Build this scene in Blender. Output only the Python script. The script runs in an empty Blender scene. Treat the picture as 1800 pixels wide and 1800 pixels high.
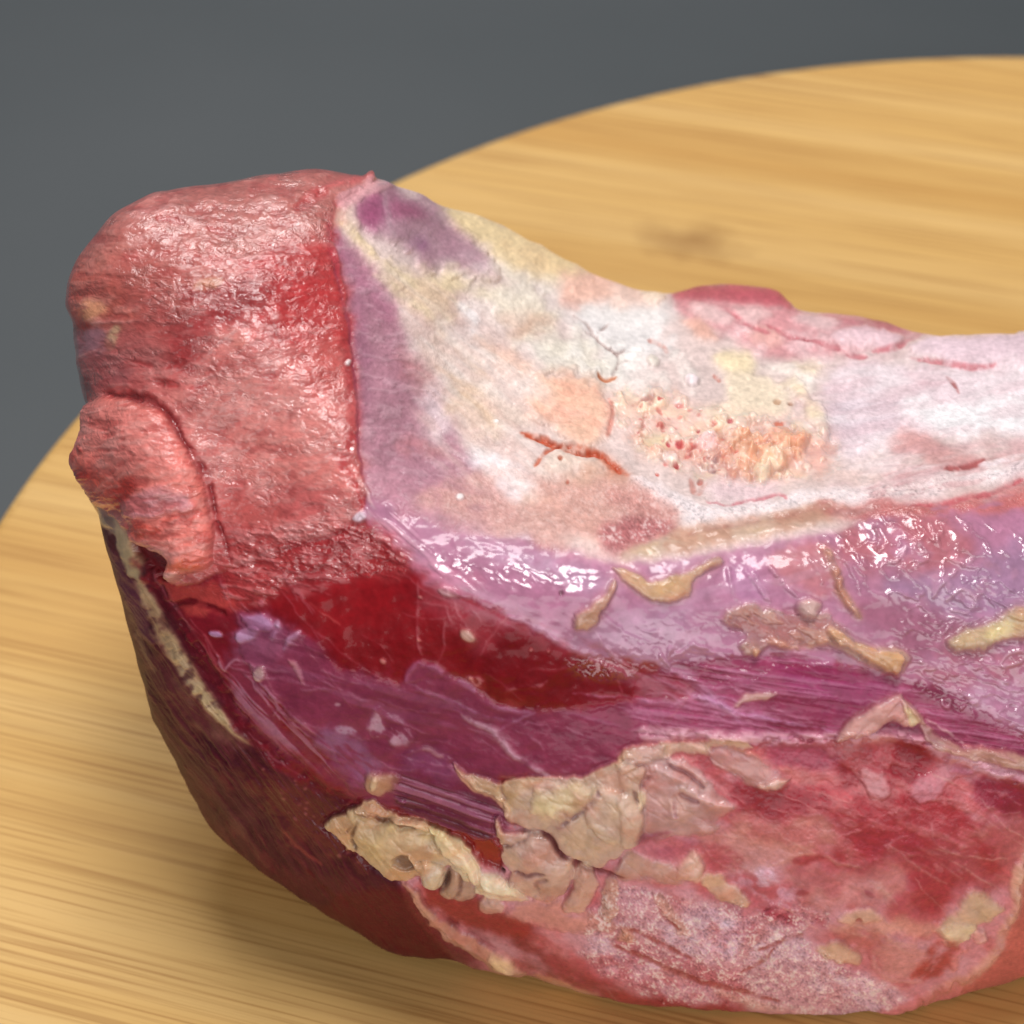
import bpy, math
import numpy as np

# ------------------------------------------------------------------ camera, world, lights
S = bpy.context.scene
H = 0.24                                   # camera height above the board, metres
FOV, PITCH = math.radians(28.0), math.radians(41.0)
cam_d = bpy.data.cameras.new("camera")
cam_d.sensor_fit = 'HORIZONTAL'
cam_d.angle = FOV
cam_d.clip_start, cam_d.clip_end = 0.01, 50.0
cam_d.dof.use_dof = True
cam_d.dof.focus_distance = 0.264
cam_d.dof.aperture_fstop = 26.0
cam = bpy.data.objects.new("camera", cam_d)
S.collection.objects.link(cam)
cam.location = (0, 0, H)
cam.rotation_euler = (math.pi / 2 - PITCH, 0, 0)
S.camera = cam

W = bpy.data.worlds.new("World"); S.world = W; W.use_nodes = True
W.node_tree.nodes["Background"].inputs[0].default_value = (1.0, 0.97, 0.93, 1)
W.node_tree.nodes["Background"].inputs[1].default_value = 0.17

def area_light(name, loc, target, size, size_y, power, col):
    d = bpy.data.lights.new(name, 'AREA'); d.shape = 'RECTANGLE'
    d.size, d.size_y, d.energy, d.color = size, size_y, power, col
    o = bpy.data.objects.new(name, d); S.collection.objects.link(o)
    o.location = loc
    v = np.array(target, float) - np.array(loc, float)
    from mathutils import Vector
    o.rotation_euler = Vector(v).to_track_quat('-Z', 'Y').to_euler()
    return o
area_light("back_ceiling_light", (-0.12, 0.78, 0.66), (0.0, 0.25, 0.02), 0.45, 0.2, 3.0, (1.0, 0.98, 0.96))
area_light("ceiling_light", (0.05, 0.24, 0.95), (0.02, 0.2, 0.05), 0.32, 0.32, 6.1, (1.0, 0.985, 0.97))
area_light("front_fill_light", (0.10, -1.15, 0.50), (0.02, 0.2, 0.05), 2.0, 0.9, 15.0, (1.0, 0.985, 0.97))  # added fill lamp, brightens the front of the joint

S.view_settings.view_transform = 'Standard'
S.view_settings.look = 'None'
S.view_settings.exposure = 0.0
S.view_settings.gamma = 1.0
S.render.engine = 'CYCLES'

# ------------------------------------------------------------------ plan coordinates -> space
FPX = 900.0 / math.tan(FOV / 2)
CP, SP = math.cos(PITCH), math.sin(PITCH)
def rays(px, py):
    x = (np.asarray(px, float) - 900) / FPX; y = -(np.asarray(py, float) - 900) / FPX
    return np.stack([x, CP + y * SP, -SP + y * CP], -1)
def at_y(px, py, Y):
    d = rays(px, py); t = np.asarray(Y) / d[..., 1]
    return d * t[..., None] + np.array([0, 0, H])
def ground(px, py, z=0.0):
    d = rays(px, py); t = (z - H) / d[..., 2]
    return d * t[..., None] + np.array([0, 0, H])

# ------------------------------------------------------------------ node helpers
def new_mat(name):
    m = bpy.data.materials.new(name); m.use_nodes = True
    nt = m.node_tree
    return m, nt, nt.nodes["Principled BSDF"]
def N(nt, typ, **kw):
    n = nt.nodes.new(typ)
    for k, v in kw.items():
        if k.startswith('i_'): n.inputs[k[2:].replace('_', ' ')].default_value = v
        else: setattr(n, k, v)
    return n
def ramp(nt, stops, interp='LINEAR'):
    r = nt.nodes.new('ShaderNodeValToRGB'); r.color_ramp.interpolation = interp
    el = r.color_ramp.elements
    while len(el) < len(stops): el.new(0.5)
    for e, (p, c) in zip(el, stops): e.position = p; e.color = (*c, 1) if len(c) == 3 else c
    return r
def lin(c):
    return tuple(((v / 255 + 0.055) / 1.055) ** 2.4 if v > 10.3 else v / 255 / 12.92 for v in c)
def mesh_obj(name, V, F, mat, parent=None):
    me = bpy.data.meshes.new(name)
    V = np.asarray(V, np.float32); F = np.asarray(F, np.int32)
    me.vertices.add(len(V)); me.vertices.foreach_set("co", V.ravel())
    k = F.shape[1]
    me.loops.add(F.size); me.loops.foreach_set("vertex_index", F.ravel())
    me.polygons.add(len(F)); me.polygons.foreach_set("loop_start", np.arange(0, F.size, k, dtype=np.int32))
    me.polygons.foreach_set("use_smooth", np.ones(len(F), bool))
    me.update(calc_edges=True)
    if mat: me.materials.append(mat)
    o = bpy.data.objects.new(name, me); S.collection.objects.link(o)
    if parent: o.parent = parent
    return o

# ------------------------------------------------------------------ counter top
m_counter, nt, b = new_mat("dark_grey_counter")
tc = N(nt, 'ShaderNodeTexCoord')
n1 = N(nt, 'ShaderNodeTexNoise', i_Scale=9.0, i_Detail=3.0); nt.links.new(tc.outputs['Object'], n1.inputs['Vector'])
r1 = ramp(nt, [(0.3, lin((59, 65, 69))), (0.7, lin((65, 70, 74)))]); nt.links.new(n1.outputs[0], r1.inputs[0])
nt.links.new(r1.outputs[0], b.inputs['Base Color'])
b.inputs['Roughness'].default_value = 0.55
nx_, ny_ = 24, 24
gx, gy = np.meshgrid(np.linspace(-1.2, 1.4, nx_), np.linspace(-0.5, 2.2, ny_), indexing='ij')
V = np.stack([gx.ravel(), gy.ravel(), np.full(gx.size, -0.018)], 1)
idx = np.arange(nx_ * ny_).reshape(nx_, ny_)
F = np.stack([idx[:-1, :-1], idx[1:, :-1], idx[1:, 1:], idx[:-1, 1:]], -1).reshape(-1, 4)
ct = mesh_obj("countertop", V, F, m_counter); ct["kind"] = "structure"

# ------------------------------------------------------------------ round board
rim = np.array([(0, 885), (70, 800), (140, 722), (690, 308), (800, 265), (900, 232), (1000, 200), (1100, 172),
                (1300, 128), (1500, 102), (1600, 96), (1700, 93.5), (1800, 96)], float)
g = ground(rim[:, 0], rim[:, 1])[:, :2]
sol = np.linalg.lstsq(np.c_[2 * g, np.ones(len(g))], (g ** 2).sum(1), rcond=None)[0]
BC = sol[:2]; BR = math.sqrt(sol[2] + (BC ** 2).sum())
m_board, nt, b = new_mat("bamboo_board")
tc = N(nt, 'ShaderNodeTexCoord')
mp = N(nt, 'ShaderNodeMapping'); mp.inputs['Rotation'].default_value = (0, 0, 0)
nt.links.new(tc.outputs['Object'], mp.inputs['Vector'])
def grain(scale, sx, sy, detail, dist=0.0, rough=0.5):
    q = N(nt, 'ShaderNodeMapping'); q.inputs['Scale'].default_value = (sx, sy, sy)
    nt.links.new(mp.outputs[0], q.inputs['Vector'])
    n = N(nt, 'ShaderNodeTexNoise', i_Scale=scale, i_Detail=detail, i_Roughness=rough, i_Distortion=dist)
    nt.links.new(q.outputs[0], n.inputs['Vector']); return n
def mixc(a, bb, fac, mode='MIX'):
    mx = N(nt, 'ShaderNodeMix', data_type='RGBA', blend_type=mode)
    for sock, v in ((mx.inputs[0], fac), (mx.inputs[6], a), (mx.inputs[7], bb)):
        if hasattr(v, 'outputs'): nt.links.new(v.outputs[0] if v.bl_idname != 'ShaderNodeMix' else v.outputs[2], sock)
        elif isinstance(v, (int, float)): sock.default_value = v
        else: sock.default_value = (*v, 1)
    return mx
broad = grain(1.0, 1.3, 60.0, 4.0)
rb = ramp(nt, [(0.28, lin((196, 150, 84))), (0.5, lin((208, 166, 100))), (0.72, lin((218, 180, 118)))])
nt.links.new(broad.outputs[0], rb.inputs[0])
mid = grain(1.0, 3.2, 640.0, 5.0, 0.0)
rm = ramp(nt, [(0.38, (1, 1, 1)), (0.46, (0, 0, 0))]); nt.links.new(mid.outputs[0], rm.inputs[0])
fine = grain(1.0, 22.0, 1500.0, 3.0, 0.0)
rf = ramp(nt, [(0.34, (1, 1, 1)), (0.5, (0, 0, 0))]); nt.links.new(fine.outputs[0], rf.inputs[0])
patch = grain(1.0, 8.0, 14.0, 2.0)
rp = ramp(nt, [(0.42, (0.15, 0.15, 0.15)), (0.62, (1, 1, 1))]); nt.links.new(patch.outputs[0], rp.inputs[0])
mm = N(nt, 'ShaderNodeMath', operation='MULTIPLY'); nt.links.new(rm.outputs[0], mm.inputs[0]); nt.links.new(rp.outputs[0], mm.inputs[1])
mm2 = N(nt, 'ShaderNodeMath', operation='MULTIPLY', use_clamp=True); nt.links.new(mm.outputs[0], mm2.inputs[0]); mm2.inputs[1].default_value = 0.55
c1_ = mixc(rb, lin((142, 92, 40)), mm2)
mf = N(nt, 'ShaderNodeMath', operation='MULTIPLY'); nt.links.new(rf.outputs[0], mf.inputs[0]); mf.inputs[1].default_value = 0.5
c2_ = mixc(c1_, lin((150, 100, 48)), mf)
# the knot mark behind the meat
kp = ground(1215, 425)
sx = N(nt, 'ShaderNodeSeparateXYZ')
BROT = math.radians(-16.5)
kl = np.array([math.cos(-BROT) * (kp[0] - BC[0]) - math.sin(-BROT) * (kp[1] - BC[1]),
               math.sin(-BROT) * (kp[0] - BC[0]) + math.cos(-BROT) * (kp[1] - BC[1])])
ks = N(nt, 'ShaderNodeVectorMath', operation='SUBTRACT'); nt.links.new(tc.outputs['Object'], ks.inputs[0]); ks.inputs[1].default_value = (kl[0], kl[1], 0)
kn = N(nt, 'ShaderNodeTexNoise', i_Scale=90.0, i_Detail=3.0); nt.links.new(tc.outputs['Object'], kn.inputs['Vector'])
kadd = N(nt, 'ShaderNodeVectorMath', operation='MULTIPLY_ADD'); nt.links.new(kn.outputs['Color'], kadd.inputs[0]); kadd.inputs[1].default_value = (0.016, 0.02, 0); nt.links.new(ks.outputs[0], kadd.inputs[2])
kadd2 = N(nt, 'ShaderNodeVectorMath', operation='SUBTRACT'); nt.links.new(kadd.outputs[0], kadd2.inputs[0]); kadd2.inputs[1].default_value = (0.008, 0.010, 0)
kms = N(nt, 'ShaderNodeVectorMath', operation='MULTIPLY'); nt.links.new(kadd2.outputs[0], kms.inputs[0]); kms.inputs[1].default_value = (1, 1.25, 0)
kln = N(nt, 'ShaderNodeVectorMath', operation='LENGTH'); nt.links.new(kms.outputs[0], kln.inputs[0])
kr = ramp(nt, [(0.0, (0.6, 0.6, 0.6)), (0.5, (0.35, 0.35, 0.35)), (1.0, (0, 0, 0))])
kmul = N(nt, 'ShaderNodeMath', operation='MULTIPLY'); nt.links.new(kln.outputs['Value'], kmul.inputs[0]); kmul.inputs[1].default_value = 1 / 0.013
nt.links.new(kmul.outputs[0], kr.inputs[0])
c3_ = mixc(c2_, lin((128, 80, 34)), kr)
nt.links.new(c3_.outputs[2], b.inputs['Base Color'])
b.inputs['Roughness'].default_value = 0.6; b.inputs['Specular IOR Level'].default_value = 0.25
bp = N(nt, 'ShaderNodeBump', i_Strength=0.12, i_Distance=0.0006); nt.links.new(mid.outputs[0], bp.inputs['Height'])
nt.links.new(bp.outputs[0], b.inputs['Normal'])
prof = [(0.0, 0.0), (BR * 0.5, 0.0), (BR - 0.012, 0.0)]
for a in np.linspace(0, math.pi / 2, 7): prof.append((BR - 0.003 + 0.003 * math.sin(a), -0.003 + 0.003 * math.cos(a)))
for a in np.linspace(0, math.pi / 2, 7): prof.append((BR - 0.003 + 0.003 * math.cos(a), -0.0145 - 0.003 * math.sin(a)))
prof.append((0.0, -0.0178))
na = 256; V = []
for r, z in prof:
    for k in range(na):
        t = 2 * math.pi * k / na; V.append((r * math.cos(t), r * math.sin(t), z))
idx = np.arange(len(prof) * na).reshape(len(prof), na); nx2 = np.roll(idx, -1, 1)
F = np.stack([idx[:-1], idx[1:], nx2[1:], nx2[:-1]], -1).reshape(-1, 4)
bo = mesh_obj("cutting_board", V, F, m_board)
bo.location = (BC[0], BC[1], 0); bo.rotation_euler = (0, 0, BROT)
bo["label"] = "round light bamboo cutting board lying under the raw meat"; bo["category"] = "cutting board"

# ------------------------------------------------------------------ painting sheet over the joint's surface
CS = 0.62
XM, Y0, YM = 2580, 260, 1840
CW, CH = int(XM * CS), int((YM - Y0) * CS)
X, Y = np.meshgrid((np.arange(CW) + 0.5) / CS, (np.arange(CH) + 0.5) / CS + Y0)
X = X.astype(np.float32); Y = Y.astype(np.float32)
_nc = {}; _tab = {}
def vnoise(sx, sy, seed, ang=0.0, sl=None):
    key = (sx, sy, seed, ang)
    if sl is None and key in _nc: return _nc[key]
    x, y = (X, Y) if sl is None else (X[sl], Y[sl])
    c, s = math.cos(math.radians(ang)), math.sin(math.radians(ang))
    u = (x * c + y * s) / sx + 64.0; v = (-x * s + y * c) / sy + 640.0
    iu = np.floor(u).astype(np.int32); iv = np.floor(v).astype(np.int32)
    fu = (u - iu); fv = (v - iv)
    fu = fu * fu * (3 - 2 * fu); fv = fv * fv * (3 - 2 * fv)
    tab = _tab.get(seed)
    if tab is None: tab = _tab[seed] = np.random.RandomState(seed).rand(256, 256).astype(np.float32)
    a = tab[iv & 255, iu & 255]; b_ = tab[iv & 255, (iu + 1) & 255]
    c_ = tab[(iv + 1) & 255, iu & 255]; d_ = tab[(iv + 1) & 255, (iu + 1) & 255]
    r = ((a + (b_ - a) * fu) * (1 - fv) + (c_ + (d_ - c_) * fu) * fv).astype(np.float32)
    if sl is None: _nc[key] = r
    return r
def fbm(sx, sy, seed, ang=0.0, octv=4, sl=None, gain=0.55):
    t = 0; amp = 1.0; tot = 0
    for k in range(octv):
        t = t + amp * vnoise(sx / 2 ** k, sy / 2 ** k, seed + 17 * k, ang, sl); tot += amp; amp *= gain
    return t / tot
WX = (fbm(60, 60, 1) - 0.5) * 2; WY = (fbm(60, 60, 2) - 0.5) * 2
wx = (fbm(16, 16, 3, octv=3) - 0.5) * 2; wy = (fbm(16, 16, 4, octv=3) - 0.5) * 2

EBF = (fbm(22, 18, 301) - .5) * 2; VRF = (fbm(26, 26, 55, 0, 3) - .5) * 2
COL = np.zeros((CH, CW, 3), np.float32); COL[:] = (140, 40, 45)
HGT = np.zeros((CH, CW), np.float32)             # relief in millimetres
ROU = np.full((CH, CW), 0.38, np.float32)
RIP = np.full((CH, CW), 0.15, np.float32)        # wrinkles of the cut grain
FRO = np.full((CH, CW), 0.10, np.float32)        # fine grain
WET = np.full((CH, CW), 0.35, np.float32)
PID = np.zeros((CH, CW), np.int16)
PARTS = ["front_muscle"]; PLABEL = {}

def mapper(ox, oy, k): return lambda pts: [(ox + x * k, oy + y * k) for x, y in pts]
c1 = mapper(80, 270, 1 / 3); c2 = mapper(550, 290, 1 / 3); c3 = mapper(1000, 450, 0.4444); c4 = mapper(100, 800, 1 / 3)
c5 = mapper(600, 850, 1 / 3); c6 = mapper(1150, 850, 0.3611); c7 = mapper(200, 1250, 1 / 3); c8 = mapper(550, 1280, 1 / 3)
c9 = mapper(1100, 1250, 0.3889)

def catmull(P, n=4, closed=True):
    P = np.asarray(P, float); m = len(P)
    out = []
    rng = range(m) if closed else range(m - 1)
    for i in rng:
        if closed: p0, p1, p2, p3 = P[i - 1], P[i], P[(i + 1) % m], P[(i + 2) % m]
        else: p0, p1, p2, p3 = P[max(i - 1, 0)], P[i], P[i + 1], P[min(i + 2, m - 1)]
        for t in np.arange(n) / n:
            out.append(0.5 * (2 * p1 + (p2 - p0) * t + (2 * p0 - 5 * p1 + 4 * p2 - p3) * t * t + (3 * p1 - p0 - 3 * p2 + p3) * t ** 3))
    if not closed: out.append(P[-1])
    return np.array(out)
def window(P, m):
    x0, y0 = P.min(0) - m; x1, y1 = P.max(0) + m
    i0 = max(int((y0 - Y0) * CS), 0); i1 = min(int((y1 - Y0) * CS) + 2, CH)
    j0 = max(int(x0 * CS), 0); j1 = min(int(x1 * CS) + 2, CW)
    return (slice(i0, i1), slice(j0, j1)) if i1 > i0 and j1 > j0 else None
def seg_dist(x, y, A, B):
    d = np.full(x.shape, 1e9, np.float32); s = np.zeros(x.shape, np.float32); n = len(A)
    for k in range(n):
        ax, ay = A[k]; bx, by = B[k]; dx, dy = bx - ax, by - ay
        L = dx * dx + dy * dy + 1e-9
        t = np.clip(((x - ax) * dx + (y - ay) * dy) / L, 0, 1)
        q = (x - ax - t * dx) ** 2 + (y - ay - t * dy) ** 2
        w = q < d; d[w] = q[w]; s[w] = (k + t[w]) / n
    return np.sqrt(d), s
def sdist(x, y, P):
    d, _ = seg_dist(x, y, P, np.roll(P, -1, 0))
    ins = np.zeros(x.shape, bool)
    for (ax, ay), (bx, by) in zip(P, np.roll(P, -1, 0)):
        if ay == by: continue
        cnd = ((ay > y) != (by > y)) & (x < (bx - ax) * (y - ay) / (by - ay) + ax)
        ins ^= cnd
    return np.where(ins, d, -d)
def sm(a, b_, v):
    t = np.clip((v - a) / (b_ - a), 0, 1); return t * t * (3 - 2 * t)
BRF = sm(.30, .56, fbm(16, 13, 303, 0, 3)) * .65 + .35
def put(sl, al, col=None, rough=None, rip=None, fro=None, wet=None):
    if col is not None:
        COL[sl] += (np.array(col, np.float32) - COL[sl]) * al[..., None]
    for ch, v in ((ROU, rough), (RIP, rip), (FRO, fro), (WET, wet)):
        if v is not None: ch[sl] += (v - ch[sl]) * al
def paint(P, col=None, f=7, w=10, w2=4, op=1.0, h=0.0, hw=12, level=None, var=0.06, n=None, part=None, label=None, smooth=True, brk=None, thin=False, **ch):
    """a patch of tissue: colour with an uneven edge, its relief (mm) and its surface"""
    P = np.asarray(P, float)
    if smooth: P = catmull(P)
    sl = window(P, f * 2 + w + w2 + 4)
    if sl is None: return
    x = X[sl] + w * WX[sl] + w2 * wx[sl]; y = Y[sl] + w * WY[sl] + w2 * wy[sl]
    d = sdist(x, y, P)
    eb = EBF[sl]
    d = d + eb * (f * 1.3 if brk is None else brk)
    al = sm(-f, f, d) * op
    if n:                                    # broken up by a noise (scale x, scale y, angle, threshold, softness)
        q = fbm(n[0], n[1], 101 + int(P[0, 0]) % 97, n[2], 4, sl)
        al = al * sm(n[3] - n[4], n[3] + n[4], q)
    if col is not None:
        v = 1 + var * VRF[sl]
        put(sl, al, None, **ch)
        COL[sl] += (np.array(col, np.float32) * v[..., None] - COL[sl]) * al[..., None]
    else: put(sl, al, None, **ch)
    if h:
        t = np.clip((d + f * 0.5) / hw, 0, 1)
        HGT[sl] += h * (np.sqrt(1 - (1 - t) ** 2) if not thin else .38 * sm(-1.5, 1.5, d) + .62 * sm(0, hw * 1.7, d) - .25 * np.exp(-((d + 4) / 3) ** 2)) * (op if not n else 1)
    if level is not None:
        HGT[sl] += (level - HGT[sl]) * sm(-f, f, d)
    if part:
        PARTS.append(part); PID[sl][d > 0] = len(PARTS) - 1
        if label: PLABEL[len(PARTS) - 1] = label
def stroke(P, col=None, wd=6, f=None, w=5, w2=3, op=1.0, h=0.0, hk=1.0, taper=True, var=0.05, n=None, part=None, **ch):
    P = catmull(P, 5, False); f = f or max(2.0, wd * 0.45)
    sl = window(P, wd + 2 * f + w + w2 + 4)
    if sl is None: return
    x = X[sl] + w * WX[sl] + w2 * wx[sl]; y = Y[sl] + w * WY[sl] + w2 * wy[sl]
    d, s = seg_dist(x, y, P[:-1], P[1:])
    hwid = wd * 0.5 * (np.sqrt(np.clip(4 * s * (1 - s), 0, 1)) * 0.8 + 0.2 if taper else 1)
    al = (1 - sm(hwid - f * 0.5, hwid + f, d)) * op
    if n:
        q = fbm(n[0], n[1], 131 + int(P[0, 0]) % 89, n[2], 3, sl); al = al * sm(n[3] - n[4], n[3] + n[4], q)
    br = BRF[sl]
    al = al * br
    put(sl, al, col, **ch)
    if h: HGT[sl] += h * .75 * br * np.exp(-(d / (hwid * hk + 1.5)) ** 2) * (np.clip(np.minimum(s, 1 - s) * 8, 0, 1) if taper else 1)
    if part: PARTS.append(part); PID[sl][d < hwid] = len(PARTS) - 1
def blob(cx, cy, rx, ry, col, ang=0, **kw):
    a = np.linspace(0, 2 * math.pi, 10, endpoint=False); ca, sa = math.cos(math.radians(ang)), math.sin(math.radians(ang))
    kw.setdefault('f', min(rx, ry) * 0.35); kw.setdefault('w', min(rx, ry) * 0.4); kw.setdefault('w2', 2.5); kw.setdefault('hw', min(rx, ry))
    paint([(cx + rx * math.cos(t) * ca - ry * math.sin(t) * sa, cy + rx * math.cos(t) * sa + ry * math.sin(t) * ca) for t in a], col, **kw)
def streaks(P, col, ang, lx, ly, thr, soft=0.06, op=0.6, h=0.0, f=14, seed=7, octv=3):
    """fibres running one way through a patch"""
    P = catmull(P); sl = window(P, f * 2 + 14)
    if sl is None: return
    x = X[sl] + 8 * WX[sl]; y = Y[sl] + 8 * WY[sl]
    d = sdist(x, y, P); m = sm(-f, f, d)
    Xs = fbm(lx, ly, seed, ang, octv, sl)
    q = sm(thr - soft, thr + soft, Xs) * m
    COL[sl] += (np.array(col, np.float32) - COL[sl]) * (q * op)[..., None]
    if h: HGT[sl] += h * q
def blur(A, r):
    for ax in (0, 1):
        for _ in range(2):
            B = np.pad(A, [(r + 1, r) if i == ax else (0, 0) for i in range(A.ndim)], mode='edge')
            B = np.cumsum(B, axis=ax, dtype=np.float64)
            n = A.shape[ax]
            A = ((np.take(B, np.arange(2 * r + 1, 2 * r + 1 + n), ax) - np.take(B, np.arange(0, n), ax)) / (2 * r + 1)).astype(np.float32)
    return A
def soften(P, k, r, f=14):
    P = np.asarray(P, float); sl = window(P, 2 * f); m = sm(-f, f, sdist(X[sl], Y[sl], P))
    COL[sl] += (blur(COL[sl], r) - COL[sl]) * (m * k)[..., None]
    HGT[sl] += (blur(HGT[sl], 2) - HGT[sl]) * (m * k * .6)
def flecks(P, col, count, r0, r1, seed, op=0.9, h=0.15, el=1.6, ang=0, spread=40, **ch):
    P = np.asarray(P, float); rs = np.random.RandomState(seed); x0, y0 = P.min(0); x1, y1 = P.max(0); k = 0; guard = 0
    while k < count and guard < count * 30:
        guard += 1
        px, py = rs.uniform(x0, x1), rs.uniform(y0, y1)
        if sdist(np.array([[px]]), np.array([[py]]), P)[0, 0] < 0: continue
        r = r0 + (r1 - r0) * rs.rand() ** 2
        blob(px, py, r * (1 + (el - 1) * rs.rand()), r, np.array(col) * rs.uniform(0.9, 1.07), ang + rs.uniform(-spread, spread), op=op * rs.uniform(.6, 1), h=h, w=r * .9, w2=r * .7, var=0, **ch)
        k += 1

# ================================================================== the tissues, patch by patch
# broad relief everywhere
HGT += (fbm(150, 110, 21) - 0.5) * 2.2 + (fbm(45, 38, 22) - 0.5) * 0.5
COL *= (1 + 0.16 * (fbm(110, 80, 23) - 0.5))[..., None]

# ---- left flank: maroon muscle under a thin tan film, its shade painted in
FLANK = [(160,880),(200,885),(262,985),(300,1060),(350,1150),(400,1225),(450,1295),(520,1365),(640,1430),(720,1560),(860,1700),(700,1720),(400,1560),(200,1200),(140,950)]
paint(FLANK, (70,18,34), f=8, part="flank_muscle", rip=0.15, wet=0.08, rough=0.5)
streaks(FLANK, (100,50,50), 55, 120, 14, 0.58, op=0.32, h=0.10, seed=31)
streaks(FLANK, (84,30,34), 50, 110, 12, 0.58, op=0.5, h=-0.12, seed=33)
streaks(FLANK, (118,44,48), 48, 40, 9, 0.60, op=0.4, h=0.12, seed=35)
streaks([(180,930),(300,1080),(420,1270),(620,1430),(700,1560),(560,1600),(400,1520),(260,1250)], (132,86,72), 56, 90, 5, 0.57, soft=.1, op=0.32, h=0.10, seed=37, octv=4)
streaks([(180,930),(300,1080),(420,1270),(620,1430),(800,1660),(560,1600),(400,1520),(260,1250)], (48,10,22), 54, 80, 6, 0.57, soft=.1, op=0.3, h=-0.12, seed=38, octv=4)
paint(c7([(300,150),(560,120),(760,420),(900,620),(700,640),(560,560),(420,380)]), (92,50,50), f=26, op=0.4, n=(30,10,50,0.5,0.1))
paint(c7([(300,240),(430,420),(560,640),(740,800),(680,780),(520,620),(380,440)]), (112,70,58), f=12, op=0.35, n=(40,16,50,0.45,0.1))
paint(c7([(560,520),(760,700),(860,860),(760,820),(640,640)]), (120,80,62), f=10, op=0.45, n=(36,7,52,0.5,0.06), h=0.2)
paint(c7([(700,350),(1000,380),(1280,560),(1350,800),(1150,760),(900,620)]), (92,20,28), f=22, op=0.8, wet=0.5)
paint(c7([(800,840),(1150,860),(1500,950),(1750,1220),(1500,1250),(1150,1080)]), (84,20,34), f=24, op=0.8, wet=0.2)
stroke(c7([(1010,840),(1180,980),(1290,1040)]), (84,20,26), 6, h=-0.4)
stroke(c7([(880,620),(1010,760),(1100,820)]), (150,70,60), 5, op=.6)
flecks(c7([(780,300),(1250,480),(1300,800),(1000,700)]), (186,120,110), 26, 2, 4, 61, op=.5)
paint(c4([(250,420),(330,520),(400,650),(470,780),(480,900),(530,970),(430,960),(380,850),(330,720),(280,580)]), (104,50,66), f=5, h=0.3, hw=20)
paint(c4([(430,1050),(560,1060),(700,1250),(850,1420),(1000,1520),(900,1560),(700,1400),(520,1220)]), (98,44,48), f=10)
paint(c4([(640,1180),(760,1270),(960,1480),(1000,1520),(860,1520),(740,1400)]), (128,86,72), f=12, op=.6, n=(40,12,50,0.46,0.1))
paint(c4([(215,270),(290,270),(370,280),(400,420),(470,560),(490,680),(400,640),(350,520),(300,400),(235,360)]), (200,166,126), f=4, h=0.5, brk=1.5, part="fat_strip")
paint(c4([(470,670),(520,760),(560,880),(660,1040),(600,1060),(540,1000),(480,880),(440,760)]), (160,118,98), f=6, n=(40,9,60,0.42,0.08), h=0.2)
stroke(c4([(560,940),(680,1110),(800,1290),(900,1400),(1030,1505)]), (206,170,130), 21, h=0.5, part="fat_strip")
stroke(c4([(430,640),(500,800),(580,960),(690,1120)]), (198,162,126), 19, h=.3)
stroke(c4([(480,780),(560,930),(640,1070)]), (176,136,106), 9, op=.8)
stroke(c4([(350,770),(390,900),(440,1010),(520,1140)]), (146,112,84), 7, op=.7)
paint([(182,895),(200,892),(208,925),(192,935)], (150,112,100), f=5)

# ---- front red muscle between the flank ridge and the membranes
FRONTL = [(250,1010),(420,1010),(560,1000),(600,1100),(620,1180),(560,1300),(640,1410),(520,1370),(440,1295),(380,1205),(330,1130),(285,1050)]
paint(FRONTL, (122,22,36), f=6, part="front_muscle", wet=0.2)
paint(c4([(420,560),(640,680),(900,700),(1040,760),(900,830),(640,800),(520,700)]), (166,58,56), f=10, rip=.45)
stroke(c4([(590,790),(680,770),(800,800),(900,840)]), (112,20,30), 9, h=-0.7)  # crease under the lobe, its shadow painted dark
for q, c_, wd in (([(480,600),(560,760),(700,1000),(850,1220),(1000,1450),(1150,1580),(1300,1700),(1450,1790),(1600,1850)], (88,16,30), 16),
                  ([(560,700),(680,900),(820,1120),(960,1330),(1130,1520),(1290,1640)], (96,20,34), 8)):
    stroke(c4(q), c_, wd, h=-0.5, taper=False, op=.85)
for k, q in enumerate(([(620,800),(760,1000),(900,1180),(1060,1400)], [(700,860),(850,1060),(980,1260),(1150,1480)], [(600,700),(640,830),(760,960)])):
    stroke(c4(q), (176,82,92), 4, op=.55, h=0.15)
paint(c4([(880,1080),(1010,1020),(1100,1200),(1180,1400),(1400,1600),(1650,1760),(1500,1760),(1250,1600),(1050,1420)]), (134,56,78), f=16, op=.7)
streaks(c4([(900,1180),(1100,1180),(1300,1450),(1650,1650),(1650,1760),(1300,1620),(1050,1400)]), (190,150,172), 47, 120, 8, 0.55, op=.5, h=0.12, seed=41)

# ---- the exposed deep red muscle
RED = [(400,1010),(470,985),(560,950),(640,945),(720,985),(850,1058),(950,1105),(1060,1158),(1200,1188),(1262,1214),(1180,1238),(1000,1247),(880,1225),(800,1186),(720,1192),(640,1190),(560,1150),(490,1090),(420,1060)]
paint(RED, (126,15,24), f=5, h=0.5, hw=60, part="bare_muscle", label="bare dark red muscle between the membranes", wet=0.18, rough=0.4, rip=0.05, fro=0.03)
paint(c4([(950,540),(1100,560),(1300,640),(1700,620),(1790,900),(1500,920),(1300,900),(1050,740)]), (132,17,25), f=20)
paint(c5([(820,800),(900,745),(1000,770),(1180,860),(1400,960),(1550,1030),(1480,1120),(1200,1180),(950,1170),(760,1090),(640,1000),(650,900),(780,860)]), (114,10,22), f=18)
paint(c5([(430,540),(620,600),(860,700),(820,800),(760,860),(700,860),(560,720),(440,640)]), (146,50,62), f=14, op=.7)
paint(c5([(1380,1000),(1650,1080),(1800,1110),(1500,1180),(1300,1180)]), (126,26,46), f=14, op=.6, n=(40,8,20,.45,.1))
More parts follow.
